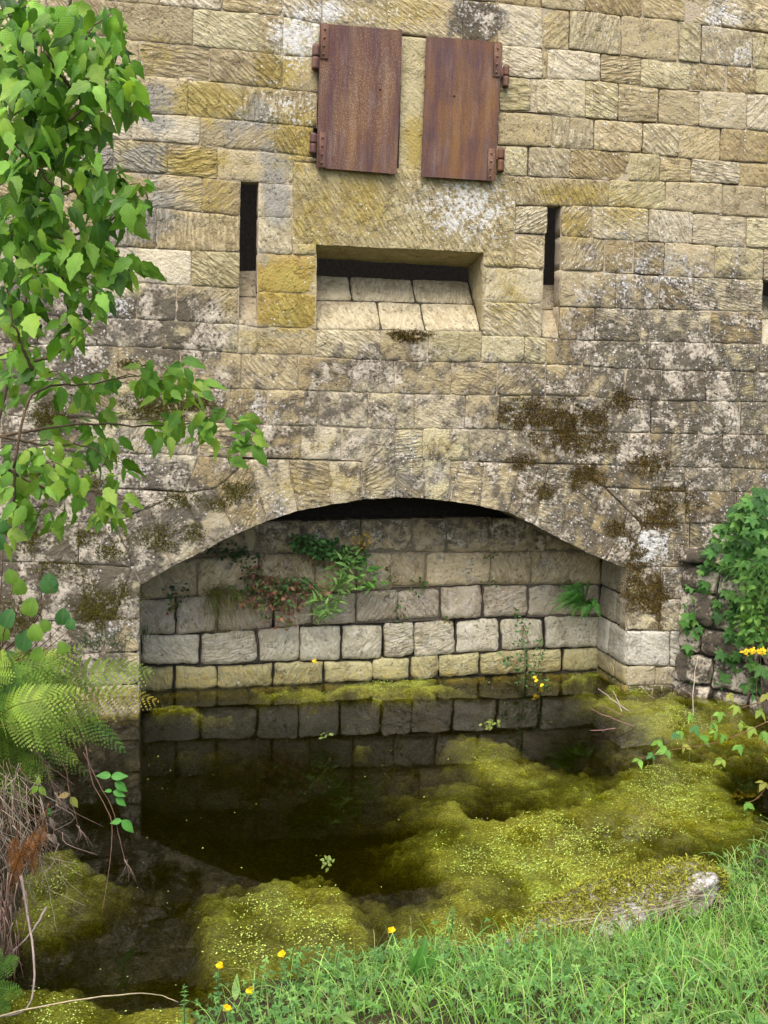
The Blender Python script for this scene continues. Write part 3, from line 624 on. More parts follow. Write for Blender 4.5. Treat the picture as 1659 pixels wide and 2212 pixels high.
def rivet(m, c, r):
    a = np.linspace(0,2*pi,10,endpoint=False); V=[]; 
    for rr, d in ((1.,0.),(.85,.45),(.45,.8)): V += [c+np.array([cos(t)*r*rr, -d*r, sin(t)*r*rr]) for t in a]
    V.append(c+np.array([0,-.9*r,0])); f=[]
    for k in range(2):
        for q in range(10): f.append((k*10+q,k*10+(q+1)%10,(k+1)*10+(q+1)%10,(k+1)*10+q))
    n0=m.n; m.add(V, f); m.Fc.append(np.array([(20+q,20+(q+1)%10,30) for q in range(10)])+n0)
shutter('iron_shutter', 'rusted iron shutter with orange and grey streaks, the wider of the two', [(684,362),(857,376),(869,66),(692,50)], True, 0,
        [(694,52,712,127,-4,4,(674,98,690,150)),(690,286,706,362,-3,4,(669,290,684,332))], [(821,192)])
shutter('iron_shutter', 'purplish brown rusted iron shutter, the narrower one, hung slightly lower', [(910,381),(1070,391),(1084,92),(922,78)], False, 1,
        [(1068,94,1084,166,-4,4,(1086,143,1100,188)),(1054,321,1070,391,-3,4,(1074,321,1090,371))], [(981,206)])

# ------------------------------------------------------------------ terrain and pond
POND = np.array([(-1.05,.75),(-.98,-.6),(-.82,-1.6),(-.78,-2.7),(-.74,-4.0),(-.55,-4.9),(-.2,-4.9),(.05,-4.35),(.28,-3.92),(.7,-3.84),(1.2,-3.78),(1.85,-3.72),(2.5,-3.62),(3.0,-3.3),(3.6,-2.95),(4.3,-2.75),(5.4,-2.6),(5.36,-1.9),(5.32,-.95),(5.05,-.35),(4.85,.02),(4.9,.75)])
def sdist(X, Y):
    X = np.asarray(X, float); Y = np.asarray(Y, float); ins = np.zeros(X.shape, bool); dm = np.full(X.shape, 99.)
    for (ax,ay),(bx,by) in zip(POND, np.roll(POND, -1, 0)):
        dx, dy = bx-ax, by-ay; t = np.clip(((X-ax)*dx+(Y-ay)*dy)/(dx*dx+dy*dy), 0, 1)
        dm = np.minimum(dm, np.hypot(X-ax-t*dx, Y-ay-t*dy))
        c = ((ay>Y) != (by>Y)) & (X < (bx-ax)*(Y-ay)/((by-ay)+1e-12)+ax); ins ^= c
    return np.where(ins, -dm, dm)
def ground_z(X, Y):
    d = sdist(X, Y)+(fbm(np.asarray(X)*2.2, np.asarray(Y)*2.2, 0, 11, 3)-.5)*.22*sst(-.3,-1.2,-np.abs(np.asarray(Y)+0))*1.
    wl = 1-sst(-.75, -.1, X); wr = sst(3.9, 4.6, X)*sst(-3.1,-2.4,Y)
    front = .03+(.36-.05*sst(2.4,3.4,X))*np.clip(d,0,9); front = np.minimum(front, 1.02)
    left = .02+.93*sst(0,.34,d)+.10*np.clip(d-.3,0,2); right = .05+1.05*sst(.0,.10,d)+.2*np.clip(d,0,2)
    z = front*(1-wl)*(1-wr)+left*wl*(1-wr)+right*wr
    z = z+(fbm(np.asarray(X)*3, np.asarray(Y)*3, 0, 4, 4)-.5)*.12*sst(0,.3,d)
    return np.where(d > 0, z, -.02-.93*sst(0,.55,-d))
gx = np.unique(np.concatenate([np.linspace(-30,-3,16), np.arange(-3,7.01,.055), np.linspace(7,30,14)]))
gy = np.unique(np.concatenate([np.linspace(-30,-9,12), np.arange(-9,.70,.055), [1.,2.]]))
GX, GY = np.meshgrid(gx, gy, indexing='ij'); m = MB(); GZ = ground_z(GX, GY); GZ = np.where(GY > .75, np.minimum(GZ, -.95), GZ)
GZ = np.where((GY > .30) & (GX > -2.6) & (GX < 7.4), np.minimum(GZ, -.9), GZ)
m.add(np.stack([GX,GY,GZ],-1).reshape(-1,3), gridfaces(len(gx), len(gy)))
tag(m.build('ground', M_EARTH, base=(0,-6,0)), 'dark earth bank and bed around the pond', kind='structure')
m = MB(); V = [(x,y,z) for x in (-1.6,6.2) for y in (-5.6,.575) for z in (-1.1,0)]
m.add(V, [(2,3,7,6)[::-1],(0,2,6,4)[::-1],(1,5,7,3),(0,1,3,2),(4,6,7,5),(0,4,5,1)])
tag(m.build('water', M_WATER, base=(2,-2,0), smooth=False), 'dark still pond water', kind='structure')

# submerged and floating algae: one ragged mat, high where it reaches the surface
AL = [(1260,1830,260,95,1.),(1430,1720,130,65,1.),(1180,1880,180,110,.96),(1050,1850,120,80,.85),(1330,1900,170,70,.95),(1560,1760,90,50,.8),(1100,1650,70,45,.72),(1050,1600,60,30,.62),(1200,1690,60,30,.6),(990,1740,90,50,.5),
      (600,1975,125,62,1.),(520,2040,110,60,.95),(700,2010,80,60,.9),(700,1930,60,25,.8),(90,2190,110,40,1.),(340,2215,90,35,1.),(110,1895,55,42,1.),(90,1960,50,40,.85),(210,1930,130,45,.62),
      (1420,1530,75,28,1.),(1480,1560,110,45,.85),(1560,1540,80,40,.7),(1600,1620,90,50,.6),(1350,1610,60,35,.6),(980,1950,120,60,.7),(1000,2010,120,40,.75),(1250,1990,200,40,.8),
      (760,1493,120,7,.95),(870,1485,90,9,1.),(650,1505,60,6,.85),(385,1527,30,6,.95),(440,1543,55,6,.85),(480,1605,110,35,.30),(1225,1462,50,4,.95),(1500,1880,60,60,.35),(1600,1880,80,60,.55),(620,1740,220,60,.22),(850,1800,130,60,.30),(400,1930,140,50,.27),(1000,1800,80,60,.6),(800,1600,30,10,.55)]
def algae_h(X, Y):
    P = np.stack([X.ravel(), Y.ravel(), 0*X.ravel()], 1); px, py = proj(P)
    n = fbm(P[:,0]*1.7, P[:,1]*1.7, 0, 21, 5); n2 = fbm(P[:,0]*5, P[:,1]*5, 0, 22, 5)
    qx = px+(n-.5)*170; qy = py+(n2-.5)*75; a = 0*px; b = 0*px
    for x,y,sx,sy,v in AL:
        r2 = ((qx-x)/sx)**2+((qy-y)/sy)**2; a = np.maximum(a, v*np.exp(-.40*np.maximum(0, r2-.30)))
    for x,y,sx,sy in ((1490,1845,70,38),(1235,1590,120,40),(340,2000,95,80),(1640,1700,50,40),(480,1790,260,90),(700,1560,400,28),(880,1900,55,45),(1090,1745,60,22)): b = np.maximum(b, .55*np.exp(-.5*(((px-x)/sx)**2+((py-y)/sy)**2)))
    n3_ = fbm(P[:,0]*13, P[:,1]*13, 0, 24, 4)
    a = np.minimum(a,.92)-.10-b+(n2-.5)*.26+(n-.5)*.18+(n3_-.5)*.34
    return a.reshape(X.shape)
ax_ = np.arange(-1.1,5.6,.018); ay_ = np.arange(-5.2,.57,.018)
AX, AY = np.meshgrid(ax_, ay_, indexing='ij'); AA = algae_h(AX, AY)
n3 = fbm(AX*16, AY*16, 0, 31, 4); n4 = fbm(AX*45, AY*45, 0, 32, 2)
n8 = fbm(AX*30, AY*30, 0, 44, 3); n9 = fbm(AX*7, AY*7, 0, 45, 4); AE = AA+(n8-.5)*.16
top_ = sst(.40,.47,AE)                      # 1 on the flat floating sheet, 0 where the weed hangs below it
AZ_ = top_*(-.003-.030*sst(.50,.72,n9)*(1-sst(.75,.95,AA)))+(1-top_)*(-.022-.105*(1-sst(-.05,.42,AE)))+(n3-.5)*.016*(1-.5*top_)+(n4-.5)*.010
pa, pb, pc = np.array((.075,.08,.022)), np.array((.31,.35,.03)), np.array((.55,.68,.085))
tt = sst(.25,.62,AA)[...,None]; ts = (sst(.72,1.0,AA+(n3-.5)*.5)*sst(.4,.6,fbm(AX*2.5,AY*2.5,0,35,3)+.15))[...,None]
AC = pa*(1-tt)+pb*tt; AC = AC*(1-ts)+pc*ts; AC = AC*(.55+.9*sst(.3,.62,fbm(AX*4,AY*4,0,37,4)))[...,None]; AC[...,0] *= .85+.4*fbm(AX*2,AY*2,0,38,3)
fa = gridfaces(len(ax_), len(ay_)); keep = (sdist(AX, AY).ravel()[fa].max(1) < .05); m = MB()
m.add(np.stack([AX,AY,AZ_],-1).reshape(-1,3), fa[keep], AC.reshape(-1,3))
tag(m.build('algae', M_ALGAE, base=(2,-2,-.3)), 'yellow green algae mat drifting at and under the pond surface', 'algae', kind='stuff')
# duckweed: thousands of floating fronds
N_ = 420000; X = rng.uniform(-1,5.3,N_); Y = rng.uniform(-5,.55,N_); A = algae_h(X, Y); cl = fbm(X*5,Y*5,0,41,4)
pk = (rng.random(N_) < np.clip((A-.50)*1.3,0,.5)*np.clip((cl-.40)*7,.10,1)) | (rng.random(N_) < .0008)
pk &= sdist(X, Y) < -.02
X, Y = X[pk], Y[pk]; n = len(X); r = rng.uniform(.0018,.0048,n); a = np.linspace(0,2*pi,6,endpoint=False); rot = rng.random(n)*6.3
V = np.stack([X[:,None]+r[:,None]*np.cos(a+rot[:,None]), Y[:,None]+r[:,None]*np.sin(a+rot[:,None])*.8, np.full((n,6),.006)+rng.uniform(0,.012,n)[:,None]+rng.normal(0,.0015,(n,6))],-1)
c = np.repeat(np.array([(.42,.55,.11)])*rng.uniform(.6,1.25,(n,1)),6,0)*np.array([1,1,1]); m = MB(); m.add(V.reshape(-1,3), np.arange(n*6).reshape(n,6), c)
tag(m.build('duckweed', M_PETAL, base=(2,-2,0)), 'tiny pale green duckweed fronds floating on the pond', 'duckweed', kind='stuff')

# ------------------------------------------------------------------ plant helpers
def nz(v): return v/(np.linalg.norm(v, axis=-1, keepdims=True)+1e-9)
def leaf_tpl(n=6, wid=.30, tip=1.6, serr=0., fold=.25, droop=.25, shape='oval', petiole=0.):
    t = np.linspace(0,1,n)
    if shape == 'oval': w = wid*1.05*np.sin(pi*t**.86)**.95*(1-.12*t); w[-1] = 0; w[0] = .02
    elif shape == 'round': w = wid*np.sqrt(np.clip(1-(2*t-1)**2,0,1)); w[0] = .05
    elif shape == 'lance': w = wid*np.sin(pi*t**.6); w[-1] = 0
    if serr: w = w*(1+serr*np.where(np.arange(n)%2, 1, -1)); w[-1] = 0
    y = t; z = -droop*t*t; V=[]; T=[]
    for k in range(n):
        for sx in (-1,0,1):
            V.append((sx*w[k], y[k]+(abs(sx)*(-.05 if k not in (0,n-1) else 0)), z[k]+abs(sx)*w[k]*fold)); T.append((sx*w[k]/max(wid,1e-6)*.5, t[k]))
    f=[]
    for k in range(n-1):
        for s in (0,1): f.append((k*3+s, k*3+s+1, k*3+s+4, k*3+s+3))
    return np.array(V), np.array(f), np.array(T)
def leaves(mb, tpl, pos, d, nr, size, col):
    V, f, T = tpl; pos = np.asarray(pos, float); n = len(pos)
    if n == 0: return
    d = nz(np.asarray(d, float)); x = nz(np.cross(d, nr)); z = np.cross(x, d); size = np.broadcast_to(size, (n,))
    Q = pos[:,None]+size[:,None,None]*(V[None,:,0,None]*x[:,None]+V[None,:,1,None]*d[:,None]+V[None,:,2,None]*z[:,None])
    k = len(V); F_ = (f[None]+k*np.arange(n)[:,None,None]).reshape(-1, f.shape[1])
    mb.add(Q.reshape(-1,3), F_, np.repeat(np.broadcast_to(col,(n,3)), k, 0), np.tile(T,(n,1)))
def palette(n, cols, jit=.18):
    c = np.array(cols); k = rng.integers(0,len(c),n); return c[k]*rng.uniform(1-jit,1+jit,(n,1))
def U_(px, py, Y): return np.array([U(a,b,c) for a,b,c in zip(px,py,Y)])
T_BROAD = [leaf_tpl(9,.27,serr=.12,fold=.30,droop=.35), leaf_tpl(9,.30,serr=.15,fold=.12,droop=.15), leaf_tpl(9,.24,serr=.12,fold=.55,droop=.6), leaf_tpl(8,.25,serr=.10,fold=-.2,droop=.5)]; T_ROUND = leaf_tpl(11, .44, shape='round', serr=.055, fold=.22, droop=.3)
T_OVAL = leaf_tpl(6, .27, fold=.25, droop=.25); T_SMALL = leaf_tpl(4, .30, fold=.2, droop=.2); T_LANCE = leaf_tpl(5, .14, shape='lance', fold=.3, droop=.4)
GREENS = [(.12,.28,.03),(.16,.34,.04),(.085,.21,.025),(.21,.40,.055),(.055,.14,.02)]; YGREEN = [(.24,.40,.05),(.18,.35,.045),(.30,.45,.07),(.12,.27,.035)]
def blob_twigs(par, blobs, Y0):
    for b in blobs:
        t_ = MB(); x, y, rx, ry = b[:4]; tube(t_, spline([U(x-rx*.9-10,y-ry*.2,Y0+.08), U(x-rx*.1,y-ry*.5,Y0-.02), U(x+rx*.8,y+ry*.15,Y0-.1)], 8), .0035, .0012, (.15,.10,.06), 5, .003); t_.build('branch', M_BARK, par)
def blob_leaves(mb, blobs, Y0, Yj, tpl, size, cols, down=.8, jit=.2, face=(-.05,-.75,.65), spread=.6, szj=.25):
    for b in blobs:
        x, y, rx, ry, n = b[:5]; yy = b[5] if len(b) > 5 else Y0; cc = b[6] if len(b) > 6 else cols
        a = rng.random(n)*2*pi; r = np.sqrt(rng.random(n)); Ys = yy+rng.normal(0,Yj,n)
        p = U_(x+rx*r*np.cos(a), y+ry*r*np.sin(a), Ys)
        d = np.stack([rng.normal(0,spread,n)+.5*r*np.cos(a), rng.normal(-.15,spread*.6,n), -down+rng.normal(0,.4,n)-.2*np.sin(a)*r],1)
        nr = np.array(face)+rng.normal(0,.55,(n,3))
        pc_ = palette(n, cc, jit); sz_ = size*rng.uniform(1-szj,1+szj,n); tl = tpl if isinstance(tpl, list) else [tpl]; w_ = rng.integers(0,len(tl),n)
        for q, t1 in enumerate(tl): k = w_==q; leaves(mb, t1, p[k], d[k], nr[k], sz_[k], pc_[k])

# ------------------------------------------------------------------ shrub on the left bank
TB = (-1.35,-3.3,.95)
shrub = thing('leafy_shrub', 'tall shrub with toothed bright green leaves hanging over the wall from the bank', 'shrub', TB)
tr = MB(); bp = lambda pts: spline([U(*p) for p in pts], 26)
stem = [np.array(TB)-[0,0,.25]]+[U(*p) for p in [(-60,1250,-3.2),(-30,1010,-2.3),(20,800,-2.2),(60,620,-2.2),(100,420,-2.2),(125,200,-2.2),(150,20,-2.3),(170,-150,-2.4)]]
tube(tr, spline(stem, 40), .019, .007, (.15,.12,.085), 8, .004)
trk = tr.build('trunk', M_BARK, shrub)
TW = [[(75,780,-3.),(130,760,-3.1),(200,690,-3.2)],[(85,620,-3.),(160,590,-2.9),(250,560,-2.8)],[(110,520,-3.),(200,495,-2.9),(270,455,-2.8),(305,420,-2.8)],[(130,420,-3.1),(190,400,-3.),(240,340,-2.9)],[(150,260,-3.1),(210,210,-2.9),(260,180,-2.8),(290,190,-2.7)],[(160,200,-3.1),(170,120,-3.1),(200,60,-3.1),(240,30,-3.)],
      [(160,200,-3.1),(110,130,-3.3),(60,60,-3.3)],[(130,420,-3.1),(70,350,-3.2),(20,300,-3.3)],[(30,1010,-3.),(60,870,-3.),(110,835,-2.7),(200,828,-2.5),(300,812,-2.4),(400,820,-2.3)],
      [(0,943,-2.9),(100,925,-2.7),(190,915,-2.6),(300,920,-2.4),(400,915,-2.3),(490,890,-2.2),(530,925,-2.2)],[(0,943,-2.9),(90,960,-2.8),(190,965,-2.7),(240,1000,-2.7)],[(10,1010,-3.),(90,1050,-2.9),(200,1060,-2.8),(255,1090,-2.8)],[(30,1010,-3.),(40,1100,-2.9),(110,1115,-2.8)],[(-40,1180,-3.2),(-20,1040,-3.),(0,943,-2.9)],[(190,210,-2.9),(250,200,-2.8)],[(70,800,-3.),(30,700,-3.1),(10,600,-3.1)]]
for k, tpts in enumerate(TW):
    t_ = MB(); tube(t_, bp(tpts), .008, .0025, (.14,.10,.06), 6, .004); t_.build('branch', M_BARK, shrub)
cr = MB()
BIG = [(60,60,75,60,26),(190,60,65,55,20),(110,165,95,60,32),(225,110,45,45,12),(225,190,55,50,18),(55,260,65,50,22),(150,275,75,45,24),(255,150,30,40,9),(285,200,22,35,7),(50,350,55,50,18),(170,360,50,50,14),(235,385,35,25,8),(300,415,25,38,9),(262,452,35,28,8),(150,430,55,40,16),(55,450,65,50,22),(40,530,55,45,18),(200,505,45,25,9),(255,565,50,22,11),(165,560,60,40,18),(50,610,50,50,16),(35,690,35,40,9),(185,635,40,32,10),(150,705,35,35,9),(110,520,45,35,9),(20,160,40,70,14),(105,330,40,40,8),(100,60,60,50,14)]
blob_leaves(cr, [(x,y,rx*1.08,ry*1.08,int(n*2.1)) for x,y,rx,ry,n in BIG], -3.0, .16, T_BROAD, .104, GREENS+YGREEN[:2], spread=.8, jit=.34, szj=.4)
blob_leaves(cr, [(70,640,70,60,14),(90,480,90,60,16),(60,200,70,90,20),(160,180,80,80,30),(40,340,60,80,24),(30,60,60,80,20),(200,110,50,70,12)], -2.6, .12, T_BROAD, .105, [(.03,.075,.018),(.04,.09,.02)], spread=.6)  # back layer: shade inside the crown put into darker greens
MID = [(45,775,45,35,14),(30,835,35,35,10),(120,815,25,25,5),(150,830,35,22,7),(225,815,30,22,6),(205,865,45,25,9),(335,800,35,28,8),(390,815,42,40,15),(345,845,35,28,8),(420,845,22,28,5),(290,820,30,20,5),
       (115,905,25,25,4),(165,920,40,18,6),(225,945,35,25,6),(350,920,35,30,9),(400,905,35,22,7),(470,905,40,28,10),(520,935,35,40,12),(440,935,25,22,5),(210,970,38,32,9),(255,1010,25,30,6),(500,980,20,18,3)]
MID = [b[:4]+(int(b[4]*1.35),) for b in MID]
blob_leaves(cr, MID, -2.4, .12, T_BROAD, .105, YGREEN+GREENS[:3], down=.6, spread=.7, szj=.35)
LOW = [(40,975,40,28,9,-2.8,GREENS),(60,1015,60,30,14),(125,1020,50,40,12),(40,1075,50,45,12),(110,1105,50,25,9),(210,1085,45,28,9),(255,1085,22,40,7),(10,1140,18,38,4),(60,1045,50,30,8),(190,1040,45,25,7),(100,960,40,22,6)]
LOW = [b[:4]+(int(b[4]*1.4),)+b[5:] for b in LOW]
blob_leaves(cr, LOW, -2.8, .12, T_BROAD, .10, YGREEN, down=.65, spread=.55)
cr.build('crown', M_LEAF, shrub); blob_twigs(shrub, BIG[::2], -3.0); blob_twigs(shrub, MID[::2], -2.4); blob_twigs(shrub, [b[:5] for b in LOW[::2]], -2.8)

# round-leaved sapling below it
sap = thing('round_leaved_sapling', 'low sapling with broad round leaves growing behind the pale fern', 'sapling', U(-10,1420,-2.6))
s_ = MB(); f_ = MB(); RL = [(28,1240,.075,0),(46,1265,.09,0),(110,1262,.105,1),(10,1335,.10,1),(60,1310,.095,0),(78,1365,.09,0),(135,1330,.09,1),(100,1345,.07,0),(50,1385,.11,1),(5,1365,.09,0),(150,1340,.06,1),(112,1248,.05,1),(30,1425,.10,1),(80,1410,.08,0),(-20,1290,.10,0),(0,1170,.10,1),(8,1135,.09,1),(140,1392,.07,0)]
root = U(-10,1420,-2.6)
for x,y,sz,dk in RL:
    p = U(x,y+20,-2.75+random.uniform(-.1,.1)); tube(s_, spline([root, lerp(root,p,.6)+[0,0,-.06], p], 8), .004, .0015, (.16,.09,.05), 5)
    leaves(f_, T_ROUND, [p], [(random.uniform(-.3,.3),-.3,.9)], np.array([(random.uniform(-.3,.3),-.85,.5)]), sz, [(.07,.20,.06) if dk else (.19,.34,.05)])
s_.build('stem', M_BARK, sap); f_.build('foliage', M_LEAF, sap)

# ------------------------------------------------------------------ ferns
def frond(t, pts, wid, col, col2, n=20, side=(0,0,1), name='frond', mat=None, droop=.15, simple=False, taper=.55):
    mb = MB(); C_ = spline(pts, n+6); L_ = np.linalg.norm(np.diff(C_,axis=0),axis=1).sum(); tube(mb, C_, .0035, .0008, np.array(col2)*.7, 5)
    T_ = nz(np.gradient(C_, axis=0)); side = np.asarray(side, float)
    ks = np.arange(5, n+5); u = (ks-5)/(n-1.)
    for sg in (-1,1):
        for k, uu in zip(ks, u):
            tt_ = T_[k]; sv = nz(side-(side@tt_)*tt_)*sg; nn_ = np.cross(tt_, sv)*sg
            if nn_[1] > 0: nn_ = -nn_
            ln = wid*(1-uu)**.75*min(1, taper+.9*uu)*random.uniform(.92,1.08)+.006
            d = nz(sv*.88+tt_*(.42+.25*uu)+np.array([0,0,-droop*random.uniform(.5,1.2)])); cc = np.array(col)*(1-uu)+np.array(col2)*uu; cc = cc*random.uniform(.6,1.25)
            if simple:
                leaves(mb, T_LANCE, [C_[k]], [d], np.array([nn_]), ln, [cc]); continue
            m_ = max(5, int(ln/.013)); s = np.linspace(.04,1,m_); e = nz(np.cross(nn_, d))
            cur = C_[k]+d*ln*s[:,None]+np.array([0,0,-1])*(.22*ln*s**2)[:,None]+tt_*(.10*ln*s**2)[:,None]
            pl = .115*ln*(1-s)**.65+.0035
            for q in (-1,1):
                a0 = cur; a1 = cur+d*(ln/m_*.92); b0 = cur+e*q*pl[:,None]+d*(pl*.45)[:,None]; b1 = cur+e*q*(pl*.85)[:,None]+d*(pl*.45+ln/m_*.55)[:,None]
                V = np.stack([a0,a1,b1,b0],1).reshape(-1,3); mb.add(V, np.arange(m_*4).reshape(-1,4), cc)
    return mb.build(name, mat or M_FERN, t)
YG1, YG2, OR, GR = (.23,.36,.045), (.36,.47,.075), (.55,.42,.06), (.11,.28,.05)
fern = thing('fern', 'large pale yellow green fern spreading over the pond from the left bank', 'fern', U(-30,1560,-2.9))
B_ = U(-20,1575,-2.95); FR = [([(60,1490,-2.8),(110,1445,-2.6),(190,1385,-2.5)],.16,YG1,YG2,None),([(60,1500,-2.8),(170,1460,-2.5),(270,1450,-2.4),(342,1456,-2.35)],.20,YG1,YG2,None),([(120,1520,-2.8),(200,1512,-2.5),(280,1505,-2.4),(352,1517,-2.35)],.155,YG2,OR,None),
     ([(80,1540,-2.8),(160,1545,-2.6),(220,1575,-2.5),(278,1632,-2.5)],.15,YG1,GR,None),([(40,1570,-2.9),(90,1590,-2.8),(130,1615,-2.7),(172,1652,-2.7)],.13,YG1,YG2,None),([(-10,1520,-2.9),(20,1470,-2.8),(50,1420,-2.7),(62,1395,-2.7)],.14,YG1,YG2,None),
     ([(0,1540,-2.9),(80,1525,-2.7),(150,1520,-2.6),(230,1540,-2.55)],.17,YG1,YG2,None),([(0,1590,-2.9),(50,1640,-2.8),(90,1690,-2.8)],.13,YG1,YG1,None),([(-20,1600,-2.9),(10,1650,-2.8),(30,1700,-2.8)],.12,YG1,YG2,None),([(0,1500,-3.),(60,1455,-2.9),(150,1425,-2.8)],.15,GR,YG1,None),
     ([(40,1560,-3.),(100,1570,-3.),(190,1610,-2.9)],.15,YG2,YG1,None),([(-20,1490,-3.),(0,1440,-3.),(10,1400,-3.)],.13,YG1,YG2,None),([(20,1530,-3.1),(90,1510,-3.1),(190,1490,-3.)],.16,YG1,YG2,None),([(60,1480,-2.7),(130,1480,-2.55),(230,1478,-2.4)],.17,GR,YG1,None)]
FR += [([(0,1620,-2.8),(60,1640,-2.7),(120,1690,-2.7)],.14,YG1,YG2,None),([(40,1600,-2.7),(120,1620,-2.55),(200,1680,-2.5)],.13,GR,YG1,None),([(-20,1640,-2.85),(30,1690,-2.8),(60,1750,-2.8)],.12,YG1,YG1,None),([(20,1560,-2.6),(110,1555,-2.5),(220,1600,-2.4)],.16,YG1,YG2,None),([(0,1480,-2.7),(80,1430,-2.5),(150,1412,-2.45)],.16,YG2,YG2,None)]
for pts, wd, c1, c2, _ in FR: q_ = random.uniform(.62,1.12); frond(fern, [B_]+[U(*p) for p in pts], wd*1.12, np.array(c1)*q_, np.array(c2)*q_, side=(-.1,.55,.85))
f2 = thing('fern', 'small fern tuft at the foot of the left bank beside the brown roots', 'fern', U(-60,2120,-4.05))
b2 = U(-60,2130,-4.05)
for pts in ([(0,2090,-4.),(42,2072,-3.95)],[(0,2135,-4.05),(52,2152,-4.)],[(-20,2160,-4.1),(20,2185,-4.1)],[(-30,2080,-4.),(5,2050,-4.)]): frond(f2, [b2]+[U(*p) for p in pts], .062, (.13,.28,.05), (.20,.36,.07), n=14, side=(.1,.1,1))
f3 = thing('fern', 'dark green fern in the corner under the right side of the arch', 'fern', U(1262,1300,.5))
b3 = U(1262,1302,.5)
for tip in ((1182,1308),(1195,1290),(1188,1325),(1205,1300),(1220,1285),(1250,1318),(1230,1338),(1265,1340),(1212,1325),(1228,1300),(1238,1335),(1255,1338),(1275,1335),(1288,1318),(1298,1338),(1210,1270),(1240,1262),(1270,1258),(1220,1340)):
    p = U(*tip, .30+random.uniform(-.1,.1)); mid = lerp(b3,p,.5)+np.array([0,-.05,.07]); frond(f3, [b3,mid,p], .06, (.07,.22,.04), (.11,.30,.055), n=24, side=(.6,.2,.6), simple=True, droop=.1)

# dead fern fronds and dry thatch hanging down the left bank
df = thing('dead_fern', 'withered rust brown fern fronds hanging down the left bank', 'dead fern', U(60,1740,-3.4))
for pts in ([(105,1735,-3.5),(90,1800,-3.5),(70,1850,-3.5),(75,1890,-3.5)],[(90,1760,-3.55),(60,1830,-3.55),(20,1880,-3.5)],[(60,1800,-3.55),(35,1870,-3.55),(20,1930,-3.5)],[(40,1780,-3.5),(30,1840,-3.5),(45,1880,-3.5)]):
    frond(df, [U(*p) for p in pts], .05, (.32,.13,.04), (.25,.11,.04), n=16, side=(1,.2,0), droop=.9)
th = MB()
for k in range(190):
    x = random.triangular(-90,140,5); y0 = 1660+random.uniform(-30,190)+max(0,x)*.4; ln = random.uniform(40,220)*(1.-.4*sst(40,140,x)); Yq = -2.9-random.uniform(0,.45)
    p = [U(x,y0,Yq), U(x+random.gauss(12,26), y0+ln*.5, Yq-random.uniform(0,.05)), U(x+random.gauss(10,46), y0+ln, Yq-random.uniform(-.04,.1))]
    tube(th, spline(p,7), random.uniform(.001,.002), .0007, np.array(random.choice([(.34,.27,.20),(.26,.19,.14),(.42,.35,.27),(.20,.12,.09)]))*random.uniform(.7,1.1), 4)
for k in range(75):
    x = random.gauss(5,26); y0 = random.uniform(1880,2060); Yq = -3.55+random.uniform(-.1,.12)
    tube(th, spline([U(x,y0,Yq),U(x+random.gauss(0,8),y0+40,Yq),U(x+random.gauss(0,12),y0+random.uniform(60,130),Yq)],6), .0028, .001, np.array(random.choice([(.20,.11,.09),(.26,.17,.14),(.30,.22,.17)])), 4)
tag(th.build('dry_thatch', M_DRY), 'tangle of dry grass and roots hanging down the left bank', 'dry grass', kind='stuff')
def hang(name, label, cat, paths, leaf=None, group=None, r=.0028, col=(.22,.13,.09), tips=0):
    t = thing(name, label, cat, U(*paths[0][0]), group)
    for k_, p in enumerate(paths):
        s = MB(); tube(s, spline([U(*q) for q in p], 18), r, r*.45, col, 5, .002)
        e = U(*p[-1])
        for q in range(7 if k_ < tips else 0):
            dd = np.array([random.uniform(-.5,.6), random.uniform(-.2,.1), -1])*random.uniform(.05,.12); tube(s, spline([e-dd*.2, e+dd*.5+[.01,0,0], e+dd], 5), .0012, .0006, (.30,.22,.17), 4)
        s.build('stem', M_DRY, t)
    if leaf:
        f_ = MB()
        for x,y,Yq,sz,dx,dz,c in leaf: leaves(f_, T_OVAL, [U(x,y,Yq)], [(dx,-.15,dz)], np.array([(.1,-.8,.6)]), sz, [c])
        f_.build('foliage', M_LEAF, t)
    return t
gl = (.10,.33,.06)
hang('trailing_vine', 'reddish vine trailing to the water with paired bright green leaves', 'vine', [[(185,1610,-2.75),(200,1690,-2.8),(230,1745,-2.85),(242,1785,-2.9),(235,1880,-2.95),(215,2000,-3.05),(190,2065,-3.1)],[(180,1625,-2.75),(215,1695,-2.8),(240,1740,-2.85),(258,1810,-2.9),(272,1865,-2.95)]],
     [(240,1675,-2.85,.075,-1,.15,gl),(240,1678,-2.85,.085,1,.1,gl),(248,1690,-2.85,.085,1,-.7,gl),(244,1710,-2.85,.07,.9,-.3,gl),(250,1725,-2.85,.07,1,-.7,gl),(242,1708,-2.85,.04,-1,.1,gl),(263,1772,-2.9,.06,-1,-.1,gl),(263,1772,-2.9,.095,.8,-.8,gl)], tips=2)
hang('trailing_vine', 'thin brown vine with a withered yellow and pink leaf over the dark water', 'vine', [[(100,1600,-2.8),(140,1660,-2.85),(152,1720,-2.9),(170,1790,-2.95)],[(70,1600,-2.9),(100,1660,-2.95),(122,1720,-3.)],[(60,1610,-2.9),(115,1660,-2.9),(160,1695,-2.9)]],
     [(150,1715,-2.88,.06,-.8,-.1,(.42,.30,.12)),(152,1722,-2.88,.07,.6,-.8,(.36,.38,.08)),(82,1698,-2.95,.06,-.7,-.6,YGREEN[0]),(84,1700,-2.95,.06,.6,-.7,YGREEN[0]),(82,1696,-2.95,.05,.1,1,YGREEN[2]),(95,1755,-3.,.04,-.4,-.8,(.06,.18,.05)),(102,1745,-3.,.05,.4,-.8,(.06,.18,.05)),(78,1800,-3.05,.04,.1,-1,(.05,.15,.05))], tips=2)
